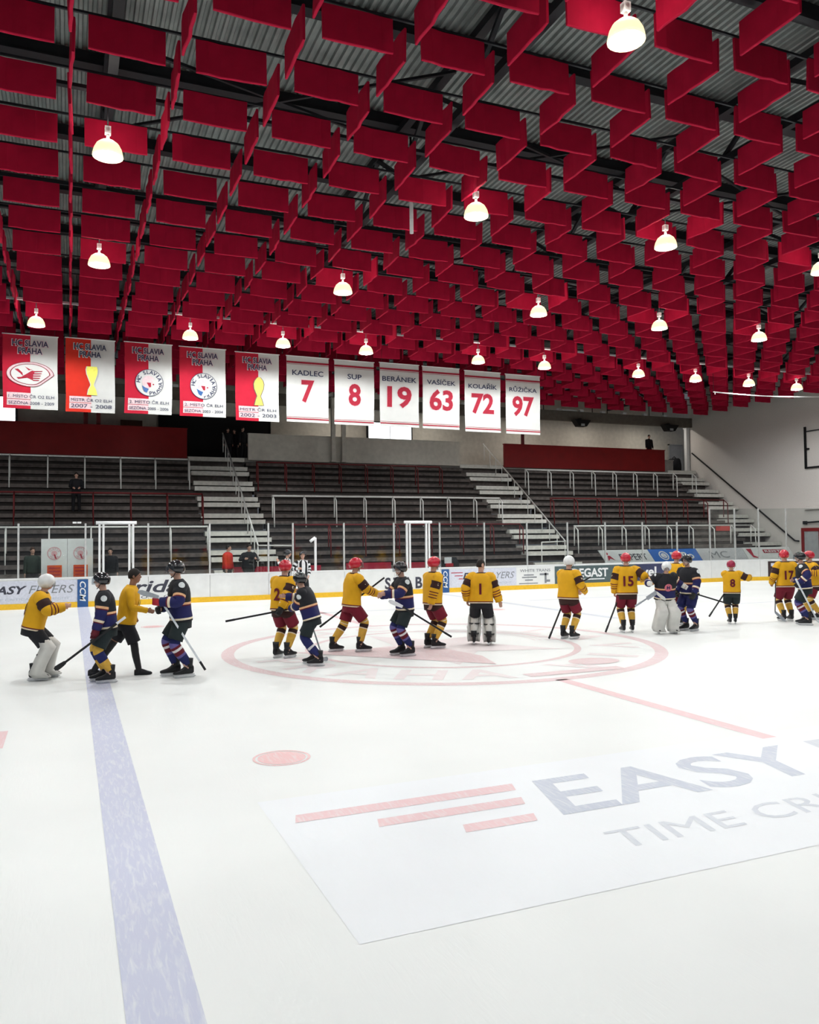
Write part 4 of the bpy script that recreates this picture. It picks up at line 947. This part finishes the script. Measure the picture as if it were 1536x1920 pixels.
    if front is True:
        mb = MB(); letter_mesh(mb, 'H', -.04, .04, .22, .30, lambda x, y: back_pt(x, y, .022, 1), 0, .05); put(mb, 'chest_letter', JNAVY, jer)
    for side in (-1, 1):                                   # shoulder patch or sleeve number
        sh, el = J['sh', side], J['el', side]; d = (el-sh).normalized(); o = V(side, 0, 0.15); o = (o-d*o.dot(d)).normalized(); t = d.cross(o)
        if outfit == 'navy':
            c = sh+d*.045+o*.124; mb = MB(); mb.add([c+(t*math.cos(2*PI*k/16)+d*math.sin(2*PI*k/16))*.05-o*.012*(abs(math.cos(2*PI*k/16))) for k in range(16)]+[c+o*.004], [(k, (k+1) % 16, 16) for k in range(16)]); put(mb, 'shoulder_patch', PATCH, jer)
        elif outfit == 'yellow' and arm_num:
            c = sh+d*.155+o*.106; vs, fs, r_ = text_geo(arm_num, .04); wd = .045 if len(arm_num) == 1 else .075
            mb = MB().add([c-t*(u-.5)*wd*side*-1-d*(v-.5)*.085-o*abs(u-.5)*.02 for u, v in vs], fs); put(mb, 'sleeve_number', CREAM, jer)
    # ---- pants and socks
    pm = pants or {'yellow': [(.45, DBROWN), (1., CRIMSON)], 'navy': [(1., DGREEN)]}.get(outfit) or [(1., cols[1])]
    pslots = uniq(pm); mb = MB(); long_ = not padded and outfit != 'shorts'
    hip_r = []
    for h, wd, dp in ((-.19, .205, .15), (-.10, .22, .16), (.02, .205, .15), (.08, .19, .14)):
        hip_r.append([sp(wd*wk*math.cos(2*PI*k/18), dp*wk*math.sin(2*PI*k/18), h) for k in range(18)])
    mb.rings(hip_r, True, 0, True)
    for side in (-1, 1):
        hip, kn, an = J['hip', side], J['knee', side], J['ank', side]
        if long_: banded(mb, [hip+V(0, 0, .04), hip, kn, an-V(0, 0, .03)], lerp_tab([(0, .10), (.2, .105), (.5, .08), (1., .065)]), pm, pslots, 12, 18, .03)
        else: banded(mb, [hip+V(.012*side, 0, .05), hip+V(.012*side, 0, -.05), kn+(hip-kn).normalized()*(.075 if padded else .03)+V(.008*side, .01, 0)], lerp_tab([(0, .11), (.4, .128 if padded else .115), (1., .118 if padded else .11)]), pm, pslots, 14, 12, .02)
    put(mb, 'pants', pslots)
    if padded or outfit == 'shorts':
        sk = socks or ([(1., PAD)] if goalie else None) or (SOCK_Y if outfit == 'yellow' else SOCK_N)
        for side in (-1, 1):
            kn, an = J['knee', side], J['ank', side]; hip = J['hip', side]; sl_ = uniq(sk); mb = MB()
            k_ = 1. if padded else .75
            banded(mb, [kn+(hip-kn).normalized()*.12, kn, kn.lerp(an, .35)+V(0, -.012, 0), an+V(0, 0, .08 if padded else -.02)], lerp_tab([(0, .082*k_), (.3, .086*k_), (.6, .080*k_), (1., .062*k_)]), sk, sl_, 14, 18, .015); put(mb, 'sock', sl_)
    for side, k in ((-1, 0), (1, 1)):
        fx, fy, ft = feet[k]; fr = -math.radians(ft)
        if skates:
            o = inst(SKATE[0], 'skate', V(fx, fy, 0), fr); inst(SKATE[1], 'blade_holder', V(0, 0, 0), 0, o); inst(SKATE[2], 'blade', V(0, 0, 0), 0, o)
        else: inst(SHOE, 'shoe', V(fx, fy, 0), fr)
    # ---- goalie pads
    if goalie:
        for side in (-1, 1):
            hip, kn, an = J['hip', side], J['knee', side], J['ank', side]; mb = MB(); rr = []
            for t, wd, y0, y1 in ((-.42, .11, .07, .13), (-.20, .135, .05, .145), (0, .14, .03, .155), (.35, .14, .02, .14), (.75, .14, .02, .135), (1.0, .13, .02, .15), (1.17, .12, .05, .21)):
                c = kn.lerp(an, t) if t >= 0 else kn+(hip-kn).normalized()*(-t)*.40
                if t > 1.1: c = V(an.x, an.y+.05, .06)
                rr.append([c+V(x, y, 0) for x, y in ((-wd, y0-.10), (-wd*1.02, y1-.05), (-wd*.7, y1), (wd*.7, y1), (wd*1.02, y1-.05), (wd, y0-.10), (wd*.72, y0-.02), (-wd*.72, y0-.02))])
            pd = put(mb.rings(rr, True, 0, True), 'leg_pad', PAD)
            for t in (.25, .75):
                c = kn.lerp(an, t); q = MB().tube([c+V(-.12, .03, 0), c+V(-.07, -.085, 0), c+V(.07, -.085, 0), c+V(.12, .03, 0)], .016, 6); put(q, 'strap', PADG, pd)
            c = kn.lerp(an, .45); put(MB().add([c+V(-.155*1, -.02, -.03), c+V(-.155, .06, -.03), c+V(-.155, .06, .03), c+V(-.155, -.02, .03)], [(0, 1, 2, 3)]), 'pad_mark', CRIMSON, pd)
    # ---- head gear
    if helmet is not None:
        k = (helmet.name, mask)
        if k not in _HM: _HM[k] = helmet_mesh(helmet, 'mask' if mask else 'shell')
        ho = inst(_HM[k], 'goalie_mask' if mask else 'helmet', hd(0, -.005, .022), hy)
        if mask: inst(CAGE, 'cage', V(0, 0, 0), 0, ho)
        elif visor: inst(VISOR, 'visor', V(0, 0, 0), 0, ho)
        if not mask:
            for e in (-1, 1): put(MB().tube([(.098*e, .02, -.06), (.07*e, .05, -.12), (.02*e, .075, -.15)], .006, 5), 'chin_strap', JBLACK, ho)
    else:
        if hair not in HAIR_ME: HAIR_ME[hair] = hair_mesh(hair)
        inst(HAIR_ME[hair], 'hair', hd(0, 0, .015), hy)
    # ---- gloves
    if gloves:
        for side, k in ((-1, 0), (1, 1)):
            if gloves[k] is None: continue
            el, wrp = J['el', side], J['wr', side]; d = (wrp-el).normalized(); up = V(0, 0, 1)-d*d.z
            if up.length < .3: up = V(0, 1, 0)-d*d.y
            up.normalize(); nn = d.cross(up)*(-side)
            if (nn.x*side) > 0: nn = -nn
            mb = MB(); mb.tube([wrp-d*.09, wrp-d*.03, wrp+d*.0, wrp+d*.05, wrp+d*.115], [.082, .072, .060, .064, .056], 10, flat=.72, ref=tuple(up))
            go = put(mb, 'glove', gloves[k])
            for i, o in enumerate((.040, .014, -.012, -.037)):
                q = wrp+d*.10+up*o; put(MB().tube([q-d*.02, q+d*.03+nn*.012, q+d*.045+nn*.05, q+d*.02+nn*.08], [.017, .018, .017, .014], 7), 'glove_finger', gloves[k], go)
            put(MB().tube([wrp+d*.03+up*.04, wrp+d*.08+up*.05+nn*.03, wrp+d*.10+up*.04+nn*.06], [.018, .018, .014], 7), 'glove_thumb', gloves[k], go)
            put(MB().tube([wrp-d*.075, wrp-d*.05], [.084, .079], 10, flat=.74, ref=tuple(up)), 'cuff_band', WSTR, go)
    return root, J, s
def stick(label, a, b, toe=None, m=SHAFT, tape=None, bm=None, paddle=False, blade=True):
    """shaft a (butt) to b (heel), blade b to toe"""
    a, b = Vector(a), Vector(b); r = empty('hockey_stick', tuple(a)); tag(r, label, 'hockey stick', 'hockey sticks'); d = (b-a)
    MB().bar((0, 0, 0), d, .022, .032).build('shaft', m, r)
    dn = d.normalized(); MB().bar(-dn*.01, dn*.16, .027, .037).build('grip_tape', tape or m, r)
    if paddle: MB().bar(d*.55, d*1.0, .028, .09).build('paddle', m, r)
    if toe is not None:
        t = Vector(toe)-b; n_ = 6; rings = []; up = V(0, 0, 1); tx = t.normalized(); sd = tx.cross(up).normalized(); u = sd.cross(tx).normalized()
        if abs(t.normalized().z) > .8: u = V(1, 0, 0)-tx*tx.x; u.normalize(); sd = u.cross(tx)
        for i in range(n_+1):
            k = i/n_; c = d+t*k+sd*.035*k*k; h = .026+.014*math.sin(PI*min(1, k*1.3)*.5)-(.02 if i == n_ else 0)
            rings.append([c-u*h-sd*.006, c-u*h+sd*.006, c+u*h+sd*.006, c+u*h-sd*.006])
        MB().rings(rings, True, 0, False).build('blade', bm or m, r)
    return r

person('goaltender in gold jersey and white mask reaching right at the far left', (-7.77, -.62), -4, 1.76, 'yellow', 14, ((-7.36, -.42, 1.16), (-7.32, -.84, 1.20)), ((-.15, .20, -8), (.15, .06, 8)), 0, H_WHT, mask=True, goalie=True, pants=[(1., JBLACK)], arm_num='30', num='30', grip=(.1, .1))
person('player in navy jersey with yellow and navy socks beside the blue line', (-6.66, -1.41), 178, 1.75, 'navy', 5, ((-6.84, -1.66, .84), (-6.84, -1.25, .66)), ((-.12, -.02, -4), (.12, .08, 4)), 0, H_BLK, gloves=(GLV_M, GLV_M), socks=SOCK_Y2, grip=(1, 1))
person('person in gold jersey, black shorts and long black socks without skates', (-6.32, -.80), -8, 1.80, 'shorts', 8, ((-6.20, -.50, 1.0), (-6.02, -1.02, 1.10)), ((-.10, -.52, 0), (.10, .24, 0)), 0, None, skin=SKIN_D, hair=HAIR, cols=(GOLD, JBLACK), socks=SOCK_B, skates=False, stout=1.14, front=DBROWN, group='people on the ice')
person('tall player in black and navy jersey holding his stick upside down', (-5.50, -1.43), 182, 1.92, 'navy', 4, ((-5.84, -1.66, 1.28), (-5.80, -1.40, 1.16)), ((-.12, -.06, -4), (.12, .10, 4)), 0, H_BLK, gloves=(GLV_R, GLV_B), grip=(1, 1))
person('player in gold jersey and crimson pants being hugged, red helmet', (-3.44, -.10), 38, 1.86, 'yellow', 6, ((-3.20, .15, 1.25), (-3.55, -.40, .95)), ((-.12, .0, -6), (.12, .04, 6)), 10, H_RED, num='2', arm_num='12', gloves=(None, GLV_B), grip=(.3, 1))
person('player in black and navy jersey hugging the gold jersey player', (-3.18, -1.22), 150, 1.70, 'navy', 16, ((-3.48, -.95, 1.02), (-3.52, -.72, 1.22)), ((-.12, -.14, -6), (.12, .02, 6)), -12, H_BLK, visor=False, socks=[(.55, SOCKN), (.64, WSTR), (1., SOCKN)], grip=(.4, .4))
person('referee in striped shirt with bent arm, left of the two', (-.10, 12.8), -40, 1.90, 'referee', 2, ((.05, 12.9, 1.2), (-.42, 12.65, 1.48)), None, 20, H_BLK, visor=False, cols=(STRIPE_B, STRIPE_B), group='referees')
person('referee in striped shirt facing the ice, right of the two', (.42, 12.6), -88, 1.84, 'referee', 2, ((.6, 12.4, 1.0), (.2, 12.35, 1.25)), None, -10, H_BLK, visor=False, cols=(STRIPE_B, STRIPE_B), group='referees')
person('player in gold jersey and long crimson pants shaking hands, red helmet', (-1.96, .12), 2, 1.87, 'yellow', 6, ((-1.42, .28, 1.16), (-1.47, -.05, 1.16)), ((-.14, -.30, -8), (.14, .16, 8)), 0, H_RED, pants=[(1., CRIMSON)], arm_num='7', grip=(.15, .15))
person('player in navy jersey with outstretched bare hands, stick behind', (-1.22, -.92), 176, 1.80, 'navy', 5, ((-1.68, -1.10, 1.22), (-1.64, -.78, 1.17)), ((-.11, -.04, -5), (.11, .08, 5)), 6, H_BLK, grip=(.15, .15), front=True)
person('player in gold jersey standing with arm lowered, red helmet and dark visor', (-.30, -.19), 6, 1.86, 'yellow', 2, ((-.10, .10, .95), (-.44, -.38, .86)), ((-.10, -.02, -5), (.10, .03, 5)), 0, H_RED, arm_num='8', grip=(.5, .5))
person('bareheaded goaltender in gold jersey with number one, back turned', (.86, -.14), 58, 1.80, 'yellow', 5, ((.62, .05, .95), (1.27, -.30, .78)), ((-.17, .02, -10), (.17, -.06, 10)), -38, None, goalie=True, num='1', pants=[(1., JBLACK)], hair=HAIR, grip=(.3, .25))
person('player in gold jersey with white helmet, standing alone', (3.04, -.16), 22, 1.82, 'yellow', 3, ((3.42, .02, 1.02), (3.36, -.34, 1.06)), ((-.10, -.03, -5), (.10, .04, 5)), 4, H_WHT, pants=[(.5, DBROWN), (1., CRIMSON)], arm_num='14', grip=(.5, .4))
person('player in gold jersey with number fifteen, seen from behind', (4.93, .20), 66, 1.85, 'yellow', 3, ((4.72, .40, .95), (5.34, .12, 1.24)), ((-.11, 0, -5), (.11, .03, 5)), -14, H_RED, num='15', arm_num='15', pants=[(.3, DBROWN), (1., CRIMSON)], grip=(.6, .2))
person('goaltender in navy jersey and white leg pads facing the camera', (5.56, -.37), 252, 1.68, 'navy', 10, ((6.02, -.42, 1.12), (5.06, -.42, 1.18)), ((-.18, .02, -12), (.18, .0, 12)), -18, H_WHT, mask=True, goalie=True, pants=[(1., PAD)], front=True, gloves=(PAD, PAD), grip=(.6, .6))
person('player in gold jersey half hidden behind the navy goaltender', (7.08, 1.0), 20, 1.85, 'yellow', 4, ((7.4, 1.1, 1.2), (7.4, .75, 1.2)), None, 0, H_RED, arm_num='6')
person('player in navy jersey right of the navy goaltender, facing left', (6.43, -.22), 186, 1.79, 'navy', 4, ((6.30, -.52, .92), (6.15, -.10, .95)), ((-.11, -.04, -5), (.11, .06, 5)), 0, H_BLK, gloves=(GLV_B, GLV_B), pants=[(1., JNAVY)], grip=(1, 1))
person('small player in gold jersey with number eight raising both hands', (8.42, .46), 54, 1.60, 'yellow', 2, ((9.0, .68, 1.20), (8.90, .34, 1.20)), ((-.08, -.02, -5), (.08, .03, 5)), -16, H_CRM, num='8', pants=[(1., DGREEN)], grip=(.3, .3))
person('player in gold jersey with number seventeen at the right edge', (10.10, .28), 74, 1.84, 'yellow', 3, ((9.88, .55, 1.0), (10.42, .30, 1.12)), ((-.12, 0, -6), (.12, .03, 6)), -10, H_RED, num='17', arm_num='17', pants=[(1., CRIMSON)], grip=(.8, .4))
person('player in black and navy jersey with white stick at the right edge', (9.80, -.57), 128, 1.81, 'navy', 6, ((9.46, -.72, 1.08), (9.62, -.40, 1.12)), ((-.12, -.03, -5), (.12, .05, 5)), 10, H_BLK, gloves=(GLV_B, None), socks=SOCK_N, grip=(1, .3))
person('player in gold jersey cut off by the right picture edge', (11.15, .36), 150, 1.80, 'yellow', 4, ((10.75, .2, 1.25), (10.8, .55, 1.2)), None, 0, H_RED, arm_num='9')
# sticks
stick('black hockey stick held low, blade left of the navy player with yellow socks', (-6.40, -1.64, 1.05), (-7.28, -1.83, .42), (-7.42, -1.88, .32), SHAFT, TAPE)
stick('hockey stick held upside down with its pale blade at chest height', (-5.14, -1.66, .13), (-5.88, -1.68, 1.36), (-6.20, -1.66, 1.46), SHAFTW, SHAFT, SHAFTG)
stick('black hockey stick pointing left behind the hugging players', (-4.57, -.42, .79), (-3.42, -.38, .95), None, SHAFT)
stick('dark hockey stick reaching the ice behind the hugging navy player', (-3.14, -1.0, .80), (-2.90, -1.0, .06), (-2.80, -.85, .04), SHAFTG)
stick('black hockey stick tucked under the arm of the handshaking gold player', (-2.55, .36, .51), (-1.15, .36, 1.46), None, SHAFT, SHAFT)
stick('black hockey stick sloping right from the navy player with bare hands', (-.39, -1.24, .36), (-1.40, -1.24, .98), (-1.66, -1.22, 1.10), SHAFT, None, TAPE)
stick('black hockey stick leaning left of the white-helmeted player', (2.59, -.06, .03), (3.20, .10, 1.02), None, SHAFT)
stick('black hockey stick end held forward by the white-helmeted player', (3.30, .04, 1.14), (3.78, .04, 1.34), None, GLV_B)
stick('black hockey stick on the ice left of the number fifteen player', (4.36, .28, .04), (4.86, .36, .92), None, SHAFT)
stick('goaltender stick with a wide white paddle', (4.62, -.50, .69), (5.16, -.56, .98), (5.42, -.52, .80), SHAFTG, None, PAD, True)
stick('black hockey stick pointing right toward the number eight player', (7.42, -.54, .60), (6.22, -.54, .93), None, SHAFT)
stick('thin black hockey stick reaching the ice by the number eight player', (7.62, .42, .24), (8.32, .55, .85), None, SHAFT)
stick('hockey stick with curved grey blade left of the number seventeen player', (9.86, .40, 1.02), (9.54, .14, .28), (9.80, .10, .05), SHAFT, None, SHAFTG)
stick('long white hockey stick crossing the navy player at the right edge', (9.24, -.80, 1.17), (9.93, -.80, .12), (10.12, -.75, .05), SHAFTW)
# spectators
DKG = mat('dark_green_shirt', (.03, .045, .035), .85); BLK = mat('black_sweater', (.010, .010, .013), .85); RDS = mat('red_shirt', (.55, .015, .025), .8); GRT = mat('dark_trousers', (.02, .02, .026), .85)
person('person in dark green shirt behind the glass beside the notice board', (-8.45, 16.3), -80, 1.80, 'plain', 2, None, None, 10, None, cols=(DKG, GRT), hair=HAIRB, skates=False, group='people behind the glass', z0=.30)
person('person in black sweatshirt standing in the left gate', (-5.85, 16.1), -95, 1.74, 'plain', 2, None, None, 0, None, cols=(BLK, GRT), skates=False, group='people behind the glass', z0=.30)
person('person in red shirt behind the glass facing right', (-1.60, 16.1), -40, 1.80, 'plain', 2, None, None, 30, None, cols=(RDS, GRT), skates=False, group='people behind the glass', z0=.30, stout=1.15)
person('person in black shirt with folded arms behind the glass', (-.78, 16.05), -85, 1.80, 'plain', 2, ((-.55, 15.75, 1.55), (-1.0, 15.75, 1.55)), None, 20, None, cols=(BLK, GRT), skates=False, group='people behind the glass', z0=.30, stout=1.35)
person('person in black standing on the dark left terrace', (-6.96, 23.7), -90, 1.75, 'plain', 2, ((-6.8, 23.45, 4.7), (-7.1, 23.45, 4.7)), None, 0, None, cols=(BLK, BLK), skates=False, group='people on the stand', z0=3.64)
person('person in black behind the right red parapet in the gallery', (29.2, 28.8), -100, 1.75, 'plain', 2, None, None, 0, None, cols=(BLK, BLK), skates=False, group='people on the stand', z0=7.42)
for i, (x, y, f_, lb) in enumerate(((.78, 29.25, -80, 'leftmost of three dark figures at the top of the left stairs'), (1.22, 29.6, -120, 'middle of three dark figures at the top of the left stairs'), (1.45, 28.6, -60, 'rightmost of three dark figures at the top of the left stairs'))):
    person(lb, (x, y), f_, 1.74, 'plain', 2, None, None, 0, None, cols=(BLK, BLK), skates=False, group='people on the stand', z0=6.72)
# small things behind the glass
r = empty('cap_on_bag', (7.85, 15.9, 0)); r.name = 'sports_bag'; tag(r, 'black bag with a white and red cloth behind the middle glass', 'bag')
MB().rings([[(-.35, -.15, z), (.35, -.15, z), (.35, .15, z), (-.35, .15, z)] for z in (.9, .98, 1.2)]+[[(-.12, -.12, 1.45), (.25, -.12, 1.45), (.25, .12, 1.45), (-.12, .12, 1.45)]]).build('bag', BLK, r)
MB().box(-.34, -.02, -.2, -.15, 1.2, 1.46).build('cloth', TAPE, r); MB().box(-.30, .05, -.22, -.16, 1.06, 1.2).build('red_cloth', GLV_R, r); MB().box(-.4, .4, -.2, .2, -.02, .9).build('stand', M_CONC, r)
r = empty('black_bag', (31.7, 29.2, 6.72)); tag(r, 'black bag on the gallery floor at the right end', 'bag')
MB().rings([[(-.40*k, -.25, z), (.40*k, -.25, z), (.40*k, .25, z), (-.40*k, .25, z)] for z, k in ((0, 1), (.5, 1.02), (.85, .8), (.95, .5))]).build('bag_body', BLK, r); MB().tube([(-.2, 0, .93), (0, 0, 1.08), (.2, 0, .93)], .03).build('strap', BLK, r)
r = empty('red_crate', (28.9, 21.9, surf(21.9))); tag(r, 'small red crate on the right terrace beside the stairs', 'crate')
MB().box(-.35, .35, -.2, .2, 0, .32).box(-.38, .38, -.23, .23, .32, .36).build('crate_body', mat('bright_red_crate', (.6, .03, .03), .5), r)
# ---- grow the body surfaces
for o in _remesh:
    md = o.modifiers.new('remesh', 'REMESH'); md.mode = 'VOXEL'; md.voxel_size = .0125; md.use_smooth_shade = True
dg = bpy.context.evaluated_depsgraph_get()
_new = [(o, bpy.data.meshes.new_from_object(o.evaluated_get(dg))) for o in _remesh]
for o, me in _new:
    o.modifiers.clear(); old = o.data; o.data = me; bpy.data.meshes.remove(old)
    me.polygons.foreach_set('use_smooth', [True]*len(me.polygons))
